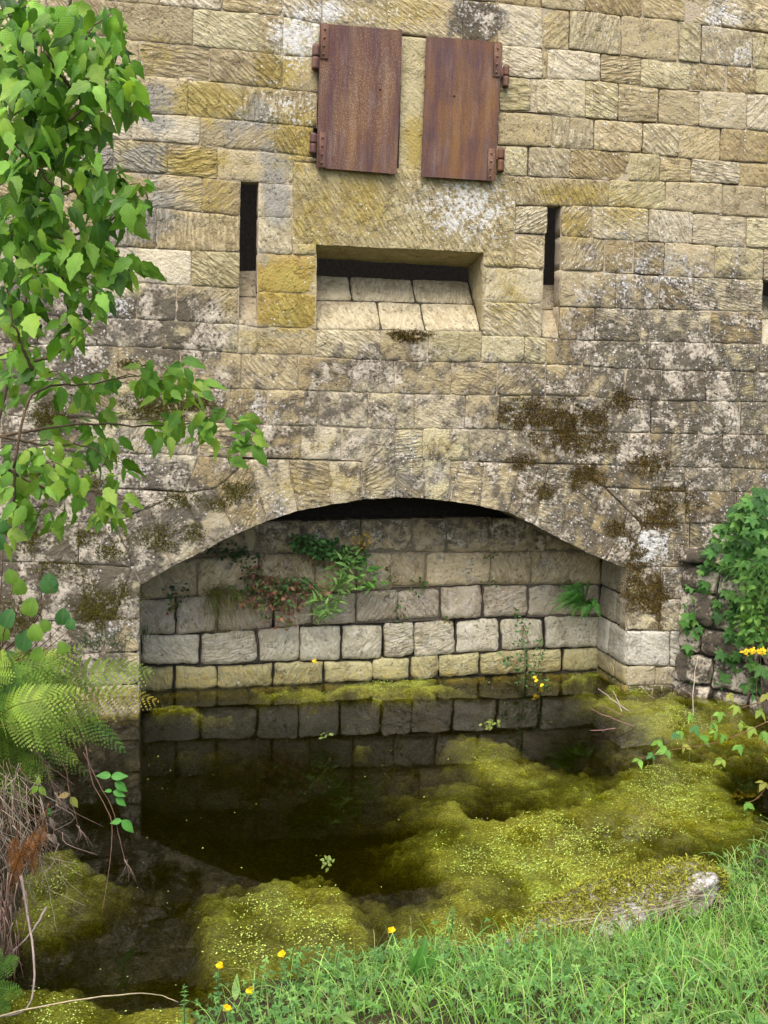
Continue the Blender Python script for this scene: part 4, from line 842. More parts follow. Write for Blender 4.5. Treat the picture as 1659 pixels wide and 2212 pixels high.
hang('dry_grass_stalk', 'long dry grass stalk with a seed head leaning over the dark water on the left', 'grass stalk', [[(-5,1715,-3.4),(55,1790,-3.3),(95,1880,-3.2),(118,1990,-3.2),(128,2042,-3.2)]], None, r=.0026, col=(.42,.36,.27))
hang('dry_grass_stalk', 'pale dry stalk arching low over the water at the bottom edge', 'grass stalk', [[(0,2195,-4.3),(60,2180,-4.25),(180,2158,-4.2),(290,2147,-4.15),(345,2150,-4.1),(385,2165,-4.1)]], None, r=.004, col=(.48,.40,.24))
hang('root_strand', 'long grey root hanging off the left bank down to the bottom edge', 'root', [[(45,1890,-3.5),(62,1990,-3.55),(75,2080,-3.7),(70,2150,-3.9),(50,2185,-4.05),(-20,2200,-4.2)],[(100,1960,-3.4),(70,2010,-3.5),(25,2060,-3.6)]], None, r=.0065, col=(.36,.29,.25))
wl_ = MB()
for x,y,dx,dz,sz in ((88,1790,.6,-1,.085),(100,1800,.9,-.9,.10),(86,1785,-.1,-1,.07),(108,1765,.3,-1,.08),(115,1800,.2,-1,.08)):
    leaves(wl_, leaf_tpl(6,.14,fold=1.2,droop=.5), [U(x,y,-2.98)], [(dx,-.1,dz)], np.array([(.2,-.9,.3)]), sz, [(.42,.34,.26)])
tag(wl_.build('withered_leaf_bunch', M_DRY), 'bunch of curled grey brown dead leaves hanging above the duckweed', 'dead leaves')

# ------------------------------------------------------------------ moss cushions on the wall
MS = [(1175,895,85,34),(1250,905,60,28),(1345,870,32,26),(1200,955,48,30),(1285,962,38,28),(1400,1000,40,26),(1235,1030,42,24),(1290,1025,28,22),(1165,1062,30,18),(1450,1085,55,35),(1425,1125,45,22),(1390,1280,40,55),(1370,1195,36,28),(1345,1140,30,22),(1420,1300,30,50),(1130,1000,30,16),(873,722,48,10),(885,732,26,9),
      (340,880,90,34),(430,870,40,24),(285,785,30,14),(110,905,50,40),(190,1045,40,22),(510,1060,40,26),(330,1165,60,35),(395,1080,50,22),(150,1160,80,30),(185,1310,55,55),(270,1300,40,40),(240,1190,40,25),(130,1230,60,25),(60,1160,50,40),(420,1150,30,22),(100,1020,40,30),(470,1090,30,20),(40,1330,50,60),(230,1330,50,25)]
m = MB()
for x,y,sx,sy in MS:
    n = int(sx*sy*2.6); a = rng.random(n)*2*pi; r = np.sqrt(rng.random(n)); qx = x+sx*1.5*r*np.cos(a); qy = y+sy*1.4*r*np.sin(a)
    k = (fbm(qx/22, qy/11, 0, 61, 5)-.5-(r-.80)*.55 > 0) & (rng.random(n) < (1.25 if x > 620 else .75)-r**2); qx, qy, r = qx[k], qy[k], r[k]; n = len(qx)
    if n == 0: continue
    P = U_(qx, qy, np.full(n, -.002)); P[:,1] -= rng.random(n)*.006
    left = x < 620
    for q in range(4):
        d = nz(np.stack([rng.normal(0,.7,n), -.75+rng.normal(0,.25,n), rng.normal(-.25,.6,n)],1)); ln = rng.uniform(.005,.014,n)*(1.-.5*r); e = nz(np.cross(d, rng.normal(0,1,(n,3))))*rng.uniform(.0025,.0055,n)[:,None]
        V = np.stack([P-e, P+e, P+d*ln[:,None]],1); c = palette(n, [(.14,.085,.03),(.22,.15,.035),(.07,.045,.022),(.28,.22,.04),(.04,.03,.018)] if not left else [(.15,.13,.028),(.20,.19,.03),(.10,.08,.026)], .3)
        m.add(V.reshape(-1,3), np.arange(n*3).reshape(-1,3), np.repeat(c,3,0))
tag(m.build('moss', M_MOSS, base=(2,0,2)), 'brown and olive moss cushions clinging to the fort wall', 'moss', kind='stuff')

# ------------------------------------------------------------------ plants rooted in the recess
def clump(name, label, cat, blobs, Y, tpl, size, cols, stems=(), group=None, mat=None, down=.4, Yj=.05, stemcol=(.15,.12,.05), r=.003):
    x, y = blobs[0][:2] if not stems else stems[0][0][:2]; t = thing(name, label, cat, U(x,y,Y), group); f_ = MB()
    blob_leaves(f_, blobs, Y, Yj, tpl, size, cols, down=down, spread=.8, jit=.3); f_.build('foliage', mat or M_LEAF, t); s = MB()
    for b in blobs:
        for q in range(max(1, b[4]//14)): tube(s, spline([U(*blobs[0][:2], Y+.06), U(b[0]+random.gauss(0,b[2]*.5), b[1]+random.gauss(0,b[3]*.3), Y-.03), U(b[0]+random.gauss(0,b[2]*.6), b[1]+b[3]*random.uniform(.3,1.2), Y-.02)],6), r*.5, r*.3, stemcol, 4)
    s.build('runner', M_DRY, t)
    for p in stems: s = MB(); tube(s, spline([U(a,b,c) for a,b,c in p], 14), r, r*.5, stemcol, 5); s.build('stem', M_DRY, t)
    return t
DG = [(.06,.17,.045),(.085,.22,.06),(.045,.13,.04)]; RED = [(.28,.10,.08),(.20,.09,.06),(.09,.18,.05),(.15,.18,.06),(.32,.15,.10)]
clump('wall_herb', 'dark green cranesbill clump high on the recess wall under the arch', 'wall plant', [(665,1175,32,20,120),(705,1185,38,22,160),(755,1200,38,20,130),(690,1205,40,15,40,.52,RED),(640,1165,15,18,20)], .46, T_SMALL, .046, DG, mat=M_LEAF)
clump('wall_herb', 'dim green cranesbill under the left haunch of the arch', 'wall plant', [(490,1190,40,18,50),(530,1205,28,20,40),(540,1240,20,25,24),(380,1278,30,20,30)], .52, T_SMALL, .038, [(.025,.075,.03),(.035,.09,.035)])
clump('wall_herb', 'reddening herb clump trailing over the ledge left of centre in the recess', 'wall plant', [(545,1240,18,35,40),(600,1265,48,20,130),(560,1290,52,24,150),(640,1262,38,18,110,.46,DG),(620,1300,42,20,100),(680,1280,32,20,80),(590,1325,30,22,30),(615,1345,25,15,20),(520,1275,30,15,30,.48,DG),(575,1275,60,15,46,.48,DG),(370,1310,20,18,16)], .44, T_SMALL, .042, RED)
clump('tall_herb', 'leafy pale green weed standing upright in the recess beneath yellow dead flowers', 'weed', [(740,1225,22,22,36),(752,1200,20,14,20),(730,1265,30,22,44),(760,1250,25,30,30),(705,1300,28,14,30),(720,1320,22,12,20),(690,1325,15,10,12),(790,1245,18,30,24,.42,[(.10,.27,.04)]),(808,1260,14,14,14,.42,[(.10,.27,.04)])],   .40, T_LANCE, .09, [(.20,.37,.10),(.25,.42,.13),(.15,.30,.08)],
      stems=[[(670,1350,.5),(720,1290,.45),(745,1230,.42),(765,1170,.42)],[(690,1345,.5),(750,1280,.45),(800,1230,.43)]], down=-.3)
fl = MB()
hub = U(783,1192,.43)
for k in range(60):
    p = U(785+random.gauss(0,16), 1168+random.gauss(0,12), .42+random.gauss(0,.03)); tube(fl, [hub, lerp(hub,p,.6)+[0,0,.01], p], .0012, .0012, (.2,.15,.05), 4); leaves(fl, T_ROUND, [p], [(random.gauss(0,1),-.3,random.gauss(0,1))], np.array([(0,-1,.3)]), random.uniform(.012,.02), [(.38,.25,.04)])
tag(fl.build('dead_flower_head', M_PETAL), 'spray of small ochre dead flowers on the upper recess wall', 'flower')
# grasses
def blades(mb, base, tip_off, width, col, droop=.3, n=5):
    base = np.asarray(base); N0 = len(base); t = np.linspace(0,1,n); d = np.asarray(tip_off); L0 = np.linalg.norm(d,axis=1)
    e = nz(np.cross(d, rng.normal(0,1,(N0,3)))); C_ = base[:,None]+d[:,None]*t[None,:,None]; C_[...,2] -= (droop*L0)[:,None]*t**2.2
    w = width[:,None]*(1-t**1.6)[None]*np.where(t<.1,.7,1)[None]+.0003
    V = np.stack([C_-e[:,None]*w[...,None], C_+e[:,None]*w[...,None]],2).reshape(-1,3)
    f=[]; b = (np.arange(N0)*n*2)[:,None]
    F_ = np.concatenate([b+np.array([[2*k,2*k+1,2*k+3,2*k+2]]) for k in range(n-1)]); c = np.repeat(col, n*2, 0)*np.tile(np.repeat(.75+.35*t,2),N0)[:,None]
    mb.add(V, F_, c, np.zeros((N0*n*2,2)))
def tuft(name, label, px, py, Y, n, dx, dz, ln, cols, droop, sx=12, group=None, wd=.0022):
    mb = MB(); b = U_(px+rng.normal(0,sx,n), py+rng.normal(0,5,n), np.full(n,Y)); d = np.stack([rng.normal(dx,.28,n), rng.normal(-.22,.2,n), rng.normal(dz,.3,n)],1); d = nz(d)*rng.uniform(.5,1.1,n)[:,None]*ln
    blades(mb, b, d, rng.uniform(.6,1.2,n)*wd, palette(n, cols, .25), droop); return tag(mb.build(name, M_GRASS), label, 'grass tuft')
tuft('grass_tuft', 'olive grass tuft drooping over the ledge on the left of the recess wall', 470, 1272, .5, 150, .22, -.25, .33, [(.20,.20,.03),(.16,.18,.03),(.26,.22,.05),(.11,.14,.03)], .55, 18)
tuft('grass_tuft', 'short dark grass tuft at the left jamb of the arch', 225, 1400, -.12, 70, .05, .8, .28, [(.05,.13,.04),(.07,.17,.05)], .25, 25)
tuft('grass_tuft', 'small green tuft by the inner left edge of the arch', 312, 1372, .5, 26, 0, .8, .16, [(.06,.15,.04)], .2, 6)
dry = MB()
for k in range(60):
    x = random.uniform(480,680); tube(dry, spline([U(x,1275+random.uniform(-15,20),.46),U(x+random.gauss(-5,12),1330,.40),U(x+random.gauss(-8,22),1340+random.uniform(10,80),.42)],7), .0014, .0007, np.array(random.choice([(.42,.34,.27),(.30,.22,.16),(.24,.13,.10)])), 4)
tag(dry.build('dry_stems', M_DRY), 'thin dry stems hanging below the recess ledge', 'dry grass', kind='stuff')
for (x,y,rx,ry,n_,lab) in ((845,1240,10,28,16,'narrow green sprig beside the tall weed in a vertical joint'),(905,1265,18,22,30,'reddish green sprig in the joint between the middle recess blocks'),(866,1320,10,25,22,'little green plant trailing down an open joint of the light block course'),(1065,1258,10,8,9,'tiny plant on the horizontal joint right of centre in the recess'),(965,1338,10,5,8,'tiny leaf rosette above the pale block course'),(1115,1325,10,12,10,'small seedling above the water plant under the fern'),(1060,1195,14,12,14,'dim small plant high on the right of the recess wall'),(1225,1262,22,14,26,'dark small leaved plant just above the corner fern')):
    clump('joint_plant', lab, 'wall plant', [(x,y,rx,ry,n_)], .50, T_SMALL, .034, [(.08,.19,.04),(.06,.15,.035),(.14,.12,.05)], group='small plants in the recess joints', Yj=.02)
# water plant with yellow flowers
wp = [(1130,1350,14,25,20),(1125,1400,14,25,26),(1130,1440,14,25,24),(1165,1410,10,30,22),(1160,1455,12,25,20),(1090,1425,18,14,16),(1175,1480,14,14,12),(1130,1475,14,16,14)]
pw = clump('water_weed', 'slender weed with small yellow flowers rising from the water before the recess wall', 'weed', wp, .22, T_OVAL, .034, [(.07,.17,.06),(.10,.22,.08),(.06,.13,.05)], stems=[[(1130,1500,.2),(1133,1420,.22),(1125,1330,.26)],[(1165,1500,.2),(1163,1440,.22),(1172,1385,.26)],[(1135,1480,.22),(1100,1430,.24)]], down=-.4, Yj=.03)
def petals(parent, name, pts, r, col=(.70,.52,.02), n=5, mat=None):
    mb = MB(); hub = np.mean(pts, axis=0)-np.array([0,-.01,.03])
    if len(pts) > 1:
        for p in pts: tube(mb, [hub, p], .0009, .0009, (.2,.25,.05), 4)
    for p in pts:
        for q in range(n):
            a = q*2*pi/n+random.random(); leaves(mb, T_ROUND, [p], [(cos(a),-.35,sin(a))], np.array([(-sin(a)*.3,-1,.5)]), r*random.uniform(.85,1.15), [np.array(col)*random.uniform(.85,1.15)])
    return mb.build(name, M_PETAL, parent)
for x,y in ((1155,1463),(1158,1470),(1170,1480),(1156,1503),(1162,1505)): petals(pw, 'flower', [U(x,y,.17)], .018)
y1 = thing('yellow_flower', 'single yellow flower against the lower course of the recess wall', 'flower', U(682,1450,.5)); s = MB(); tube(s, spline([U(690,1470,.55),U(684,1445,.5),U(679,1428,.48)],6), .0018, .0012, (.1,.16,.05), 4); s.build('stem', M_DRY, y1); petals(y1, 'flower_head', [U(679,1428,.48)], .022)

# ------------------------------------------------------------------ right side: rubble retaining wall, creeper, brambles
PATH = np.array([(4.50,.0),(4.72,-.34),(4.98,-.62),(5.05,-1.1),(5.08,-1.9),(5.2,-2.6)]); seg = np.linalg.norm(np.diff(PATH,axis=0),axis=1); cum = np.concatenate([[0],np.cumsum(seg)])
def pp(s): return np.array([np.interp(s,cum,PATH[:,0]), np.interp(s,cum,PATH[:,1])])
rw = thing('rubble_wall', 'low dark rubble retaining wall running from the fort wall beside the creeper', 'wall', (4.9,-.8,0)); m, mm = MB(), MB()
z0 = -.5; random.seed(21)
for h in (.32,.26,.28,.24,.30,.26,.12):
    s = random.uniform(-.1,0)
    while s < cum[-1]:
        wd_ = random.uniform(.22,.55) if h > .15 else random.uniform(.4,.7); a, b = pp(max(s,0)), pp(min(s+wd_,cum[-1])); bt = .05*z0
        P = [(a[0],a[1],z0+random.uniform(-.01,.01)),(b[0],b[1],z0),(b[0]+.02,b[1],z0+h),(a[0]+.02,a[1],z0+h+random.uniform(-.02,.02))]
        if np.linalg.norm(a-b) > .06:
            t_ = b-a; nn_ = np.array([t_[1],-t_[0],0.]); nn_ /= np.linalg.norm(nn_); nn_ = nn_ if nn_[0]<0 else -nn_
            if nn_ @ np.array([-1,-.3,0]) < 0: nn_ = -nn_
            stone(m, P, nn_, inset=tuple(random.uniform(.006,.022) for _ in range(4)), rd=.02, rl=.015, relief=.03, wob=.014, pillow=.008, off=random.uniform(-.03,.03) if h>.15 else .05, tint=np.array(random.choice([(.22,.18,.12),(.17,.135,.085),(.27,.23,.155),(.19,.13,.075)])), skirt=.2, cell=.022)
            mortar(mm, P, nn_, dep=.06)
        s += wd_
    z0 += h
m.build('masonry', M_BACK, rw, mask=lambda V: np.tile([.85,.08,.1,.3],(len(V),1))); mm.build('mortar', plain_mat('wall_earth',.95,.05,30.), rw)
random.seed(33)
cr_ = thing('creeper', 'green five leaved creeper tumbling over the rubble wall and up the fort wall', 'creeper', (4.6,-.15,1.)); f_, s = MB(), MB()
CB = [(1635,1085,35,30,60),(1605,1120,45,32,70),(1640,1145,40,45,90),(1580,1165,45,35,80),(1620,1190,45,40,90),(1545,1205,38,28,60),(1590,1225,35,25,50),(1530,1245,28,22,34),(1515,1275,25,20,28),(1500,1305,22,22,26),(1495,1340,22,22,26),(1510,1365,24,18,26),(1500,1390,20,18,20),(1500,1425,22,20,22),(1520,1455,30,14,18),(1535,1478,22,12,14),(1572,1340,24,22,22),(1560,1375,26,18,18),(1570,1415,26,18,18),(1545,1445,24,14,14),(1640,1300,35,25,50),(1600,1315,25,20,26),(1640,1350,35,25,40),(1615,1375,28,20,24),(1645,1245,30,25,44),(1600,1420,36,26,26),(1640,1445,26,22,18),(1560,1465,28,18,14),(1615,1480,34,18,14),(1580,1300,30,26,30),(1545,1320,24,30,26),(1655,1390,20,40,20),(1590,1380,30,24,24)]
for x,y,rx,ry,n_ in CB:
    for q in range(max(4, int(n_*.42))):
        a = random.random()*6.3; r = math.sqrt(random.random()); x_, y_ = x+rx*r*cos(a), y+ry*r*sin(a); Yq = (-.22-.5*sst(1540,1640,x_))+random.gauss(0,.07) if y < 1235 else (-.10-.55*sst(1500,1650,x_))+random.gauss(0,.06)
        p = U(x_, y_, float(Yq)); nn_ = nz(np.array([random.gauss(-.25,.35),-.8,random.gauss(.55,.35)])); u = nz(np.cross(nn_, [0,0,1.])); v = np.cross(u, nn_); k5 = random.choice([3,5,5]); sz = random.uniform(.055,.095); a0 = random.gauss(0,.5)-pi/2
        cc = np.array(random.choice([(.055,.17,.035),(.08,.22,.045),(.10,.26,.055),(.045,.13,.035),(.13,.28,.06)]))*random.uniform(.85,1.15)
        an = [a0+(j-(k5-1)/2)*radians(58) for j in range(k5)]
        leaves(f_, T_OVAL, np.tile(p,(k5,1)), [u*cos(t)+v*sin(t)+nn_*.05 for t in an], np.tile(nn_,(k5,1)), np.array([sz*(1-.13*abs(j-(k5-1)/2)) for j in range(k5)]), np.tile(cc,(k5,1)))
f_.build('foliage', M_LEAF, cr_)
for pts in ([(1640,1090,-.4),(1560,1190,-.25),(1510,1290,-.15),(1495,1400,-.12),(1530,1490,-.2)],[(1600,1150,-.4),(1540,1240,-.2),(1520,1340,-.15),(1510,1440,-.15)],[(1659,1250,-.7),(1600,1320,-.5),(1570,1420,-.4)],[(1530,1490,-.2),(1500,1520,-.3),(1470,1545,-.4)],[(1490,1410,-.1),(1520,1480,-.15),(1545,1530,-.3)]): tube(s, spline([U(*p) for p in pts],20), .005, .002, (.16,.09,.06), 5, .004)
s.build('stem', M_BARK, cr_)
tuft('grass_tuft', 'long green grass hanging over the top of the rubble wall', 1640, 1225, -.85, 70, -.35, .25, .42, [(.11,.26,.05),(.13,.28,.06),(.09,.2,.04)], .8, 30)
clump('ledge_plant', 'bushy light green plant at the right edge below the mossy wall ledge', 'plant', [(1640,1280,30,20,60),(1625,1320,30,25,60),(1645,1375,25,20,40),(1610,1350,20,20,30),(1620,1255,30,18,30)], -.75, T_OVAL, .06, [(.12,.27,.05),(.08,.20,.04),(.18,.34,.07)], Yj=.06)
yf = thing('yellow_flower', 'two flat yellow flower heads on bare stems before the rubble wall at the right edge', 'flower', U(1640,1560,-1.0)); s = MB()
for x in (1612,1630,1642,1655): tube(s, spline([U(x+6,1530,-1.0),U(x+3,1460,-1.),U(x,1412,-1.)],8), .002, .0015, (.22,.13,.1), 5)
s.build('stem', M_DRY, yf)
for cx in (1619,1650): petals(yf, 'flower_head', [U(cx+random.gauss(0,9),1407+random.gauss(0,4),-1.+random.gauss(0,.02)) for q in range(30)], .012, (.70,.52,.02), 4)
br = thing('bramble', 'light green bramble arching in from the right over the algae', 'bramble', U(1700,1560,-2.2)); s, f_ = MB(), MB()
BRP = [[(1700,1500,-2.2),(1600,1530,-2.2),(1540,1560,-2.2),(1490,1600,-2.25)],[(1700,1540,-2.4),(1560,1600,-2.4),(1450,1620,-2.4),(1380,1640,-2.4)],[(1690,1650,-2.5),(1640,1720,-2.5),(1610,1735,-2.5)],[(1700,1480,-2.2),(1650,1510,-2.2),(1610,1500,-2.2)]]
for p in BRP: tube(s, spline([U(*q) for q in p],16), .0035, .0018, (.20,.12,.06), 5)
s.build('stem', M_BARK, br)
for x,y,Yq,sz in [(1420,1600,-2.3,.06),(1455,1585,-2.3,.05),(1380,1640,-2.4,.06),(1440,1620,-2.4,.07),(1475,1610,-2.3,.06),(1500,1570,-2.25,.06),(1540,1560,-2.2,.065),(1490,1545,-2.2,.05),(1520,1600,-2.3,.07),(1560,1590,-2.4,.06),(1555,1540,-2.2,.06),(1590,1525,-2.2,.065),(1600,1560,-2.2,.07),(1625,1500,-2.2,.075),(1640,1535,-2.2,.08),(1655,1500,-2.2,.08),(1620,1570,-2.3,.075),(1650,1580,-2.3,.08),(1575,1500,-2.15,.05),(1545,1580,-2.3,.055),(1650,1690,-2.5,.06),(1612,1735,-2.5,.06),(1655,1640,-2.5,.06),(1595,1610,-2.4,.06),(1560,1640,-2.4,.06),(1410,1630,-2.4,.05),(1470,1580,-2.3,.05)]:
    nn_ = nz(np.array([random.gauss(0,.2),-.6,.8])); u = nz(np.cross(nn_,[0,0,1.])); v = np.cross(u,nn_); a0 = random.random()*6.3; k = 3; a0 = random.gauss(-pi/2,.9); cc = np.array(random.choice([(.14,.32,.05),(.19,.37,.06),(.25,.36,.06),(.08,.24,.07),(.30,.30,.06)]))
    an = [a0+(j-1)*1.25+random.gauss(0,.15) for j in range(k)]; leaves(f_, T_OVAL, np.tile(U(x,y,Yq),(k,1)), [u*cos(t)+v*sin(t)-nn_*random.uniform(-.1,.5) for t in an], np.array([nn_+rng.normal(0,.3,3) for t in an]), sz*np.array([.9,1.15,.9]), np.tile(cc,(k,1))*rng.uniform(.8,1.15,(k,1)))
f_.build('foliage', M_LEAF, br)
def twig(label, paths, col, r=.004):
    mb = MB()
    for p in paths: tube(mb, spline([U(*q) for q in p],14), r, r*.5, col, 6, .003)
    return tag(mb.build('twig', M_DRY), label, 'twig')
def wq(x,y,z=0): return U(x,y,float(W(x,y,z)[1]))
twig('upright bleached dead stalk standing in the algae near the pier', [[(1498,1552,-.75),(1497,1500,-.75),(1501,1455,-.72),(1509,1415,-.7)]], (.52,.44,.36), .0055)
twig('pale forked twig sticking out of the water by the pier corner', [[(1358,1536,-.55),(1335,1520,-.55),(1310,1500,-.5),(1292,1488,-.5)],[(1343,1537,-.55),(1335,1515,-.52),(1324,1492,-.5)]], (.50,.42,.38), .005)
twig('reddish twigs lying low over the water left of the floating algae', [[(1372,1570,-.95),(1330,1555,-.95),(1300,1543,-.9),(1275,1530,-.9)],[(1345,1545,-.8),(1320,1533,-.8),(1297,1522,-.8)],[(1330,1573,-1.),(1300,1577,-1.),(1275,1578,-1.)]], (.30,.17,.14), .0045)
twig('short broken twig leaning against the foot of the white pier stone', [[(1412,1508,-.3),(1400,1500,-.25),(1392,1490,-.2)],[(1408,1500,-.28),(1410,1488,-.2)]], (.34,.27,.2), .004)
ff = MB(); blob_leaves(ff, [(1063,1563,22,9,26,-1.0)], -1., .05, T_SMALL, .03, [(.26,.32,.07)], down=-.1); blob_leaves(ff, [(705,1590,10,10,10,-1.15),(708,1862,10,14,16,-2.9)], -1., .05, T_SMALL, .028, [(.26,.34,.09)], down=-.1)
tag(ff.build('floating_weed', M_LEAF), 'loose pale sprigs of weed floating on the dark water', 'water weed', kind='stuff')

# ------------------------------------------------------------------ foreground bank
def scatter(n, x0, x1, y0, y1, dmin, dmax, dens=None):
    X = rng.uniform(x0,x1,n); Y = rng.uniform(y0,y1,n); d = sdist(X,Y); k = (d>dmin)&(d<dmax)
    if dens is not None: k &= rng.random(n) < dens(X,Y,d)
    return X[k], Y[k], d[k]
GC = [(.24,.48,.085),(.29,.55,.12),(.17,.39,.07),(.36,.60,.17),(.24,.47,.15)]
g = MB(); ln_of = lambda X,Y: .6+.8*fbm(X*1.6,Y*1.6,0,51,3)
ROCK = np.array([2.12,-3.80]); rdens = lambda X,Y,d: np.where(np.hypot((X-ROCK[0])/.62,(Y-ROCK[1])/.26)<1,0.04,1.)
X,Y,d = scatter(32000, -.3,5.4,-6.3,-2.6,.0,2.6, lambda X,Y,d: rdens(X,Y,d)*np.clip(.25+d*2.2,0,1)*np.where(X>3.,1.,np.clip(.45+.55*sst(.5,2.6,X),0,1))); n = len(X); Z = ground_z(X,Y)
L0 = rng.uniform(.07,.30,n)*ln_of(X,Y)*np.where(X>1.8,1.1,.95)*(1-.3*sst(2.3,3.2,X)); dr = np.stack([rng.normal(-.05,.42,n), rng.normal(.05,.42,n), np.full(n,1.)],1); dr = nz(dr)*L0[:,None]
blades(g, np.stack([X,Y,Z-.01],1), dr, rng.uniform(.0012,.0032,n), np.where((rng.random(n)<.07)[:,None], np.array([(.46,.40,.22)]), palette(n,GC,.3)*(np.array([.62,.66,.6])+np.array([.75,.62,.5])*fbm(X*2.3,Y*2.3,0,91,4)[:,None])), .4)
X,Y,d = scatter(11000, -.1,5.4,-6.2,-2.7,.04,2.4, lambda X,Y,d: rdens(X,Y,d)*np.clip(.35+.35*X,.35,1)); n = len(X); Z = ground_z(X,Y); dr = nz(np.stack([rng.normal(-.05,.35,n), rng.normal(.0,.35,n), np.full(n,1.)],1))*rng.uniform(.18,.42,n)[:,None]
blades(g, np.stack([X,Y,Z-.01],1), dr, rng.uniform(.0010,.0026,n), palette(n,GC[:2]+GC[3:4]+[(.42,.42,.20),(.34,.52,.18)],.25), .5, 7)
X,Y,d = scatter(26000, -3.,7.,-6.3,.2,.12,2.5, lambda X,Y,d: (((X>5.)&(Y>-2.9))|(X<-.95))*1.); n = len(X); Z = ground_z(X,Y); k = (Y<-.08); X,Y,Z = X[k],Y[k],Z[k]; n = len(X)
blades(g, np.stack([X,Y,Z-.01],1), nz(np.stack([rng.normal(0,.45,n),rng.normal(0,.45,n),np.full(n,1.)],1))*rng.uniform(.08,.26,n)[:,None], rng.uniform(.0015,.0035,n), palette(n,[(.12,.28,.06),(.16,.33,.08),(.26,.30,.12)],.25), .4)
tag(g.build('grass', M_GRASS, base=(2,-5,0)), 'bright green long grass on the banks round the pond', 'grass', kind='stuff')
h = MB()   # trefoil and bedstraw leaves among the grass
X,Y,d = scatter(26000, -.05,5.,-6.2,-2.8,-.02,2.3, lambda X,Y,d: rdens(X,Y,d)*np.clip(1.15-.45*(X-.4),.22,1)*np.clip((fbm(X*3,Y*3,0,71,3)-.3)*4,.15,1)); n = len(X); Z = ground_z(X,Y)+rng.uniform(.02,.15,n)*np.where(X<1.6,1.,.8)
up_ = nz(np.stack([rng.normal(0,.5,n), rng.normal(-.3,.5,n), np.ones(n)],1)); u = nz(np.cross(up_, rng.normal(0,1,(n,3)))); v = np.cross(up_,u); c = palette(n,[(.12,.29,.08),(.17,.36,.09),(.23,.43,.11),(.09,.22,.06)],.22); sz = rng.uniform(.010,.021,n); base_ = np.stack([X,Y,Z],1)
X,Y,d2 = scatter(900, -.05,5.,-6.2,-2.8,.05,2.3, rdens); nb = len(X); Zb = ground_z(X,Y); ab = rng.random(nb)*6.3
leaves(h, leaf_tpl(7,.16,fold=.35,droop=.55), np.stack([X,Y,Zb],1), np.stack([np.cos(ab)*.6,np.sin(ab)*.6,rng.uniform(.5,1.1,nb)],1), np.stack([-np.cos(ab)*.6,-np.sin(ab)*.6-.2,np.ones(nb)],1), rng.uniform(.06,.14,nb), palette(nb,[(.12,.28,.06),(.17,.36,.08),(.08,.20,.04),(.26,.40,.12)],.2))
for a in (0,2*pi/3,4*pi/3): leaves(h, T_SMALL, base_, u*cos(a)+v*sin(a)+.15*up_, up_, sz, c)
tag(h.build('clover_cover', M_LEAF, base=(2,-5,0)), 'low blue green trefoil leaves growing through the grass', 'clover', kind='stuff')
def sprig(name, label, x, y, Y, hgt, n, cols, size, tpl=T_SMALL, cat='plant', lean=0.):
    b = U(x,y,Y); t = thing(name, label, cat, b); s, f_ = MB(), MB()
    top = b+np.array([lean,0,hgt]); C_ = spline([b-[0,0,.04], lerp(b,top,.5)+[lean*.2,-.02,0], top], 12); tube(s, C_, .0025, .001, (.10,.20,.06), 5)
    for k in range(n):
        q = C_[1+int(10*k/n)]; a = k*2.4; leaves(f_, tpl, [q], [(cos(a),sin(a)*.7,.35)], np.array([(0,-.4,1.)]), size*(1-.4*k/n), palette(1,cols,.2))
    s.build('stem', M_DRY, t); f_.build('foliage', M_LEAF, t); return t, top
for lab,x,y,hg,fx,fy in (('yellow trefoil flower leftmost on the bank, close to the dark water edge',470,2135,.09,475,2084),('bright yellow trefoil flower standing highest beside the speckled algae mound',612,2110,.09,609,2060),('small yellow trefoil flower half hidden in leaves, midway down the bank',545,2180,.07,540,2139),('low yellow trefoil flower nearest the bottom edge',495,2215,.07,490,2176),('yellow trefoil flower near the centre among grass stalks',850,2060,.1,845,2009)):
    Yq = float(W(x,y,.12)[1]); t, top = sprig('trefoil_flower', lab, x, y, Yq, hg, 14, [(.08,.22,.07),(.11,.26,.09)], .022, cat='flower'); s2 = MB(); p = U(fx,fy,Yq-.01); tube(s2, [top, lerp(top,p,.5), p], .0015, .0012, (.1,.2,.06), 5); s2.build('flower_stalk', M_DRY, t)
    petals(t, 'flower_head', [p], .017, (.80,.55,.01), n=6); t['group'] = 'trefoil flowers on the near bank'
for lab,x,y,hg in (('upright goosegrass shoot at the left end of the bank',398,2212,.17),('feathery pale shoot rising behind the low bank grass',975,2000,.10),('pale green shoot left of the mossy stone',1110,2050,.1)):
    sprig('green_shoot', lab, x, y, float(W(x,y,.15)[1]), hg, 30, [(.13,.32,.06),(.17,.36,.09)], .026, T_LANCE)
for lab,x,y,n_ in (('dark dock leaves at the left of the bank grass',895,2110,4),('broad dark dock leaf right of the mossy stone',1475,2050,3),('pale leafy seedling at the lower right of the bank',1440,2110,7)):
    b = U(x,y,float(W(x,y,.25)[1])); f_ = MB(); 
    for k in range(n_): leaves(f_, leaf_tpl(7,.17,fold=.3,droop=.3), [b], [(random.gauss(0,.5),-.1,1)], np.array([(random.gauss(0,.3),-1,.3)]), random.uniform(.10,.17), [(.07,.22,.03) if n_<6 else (.16,.36,.08)])
    tag(f_.build('dock_plant', M_LEAF), lab, 'plant')
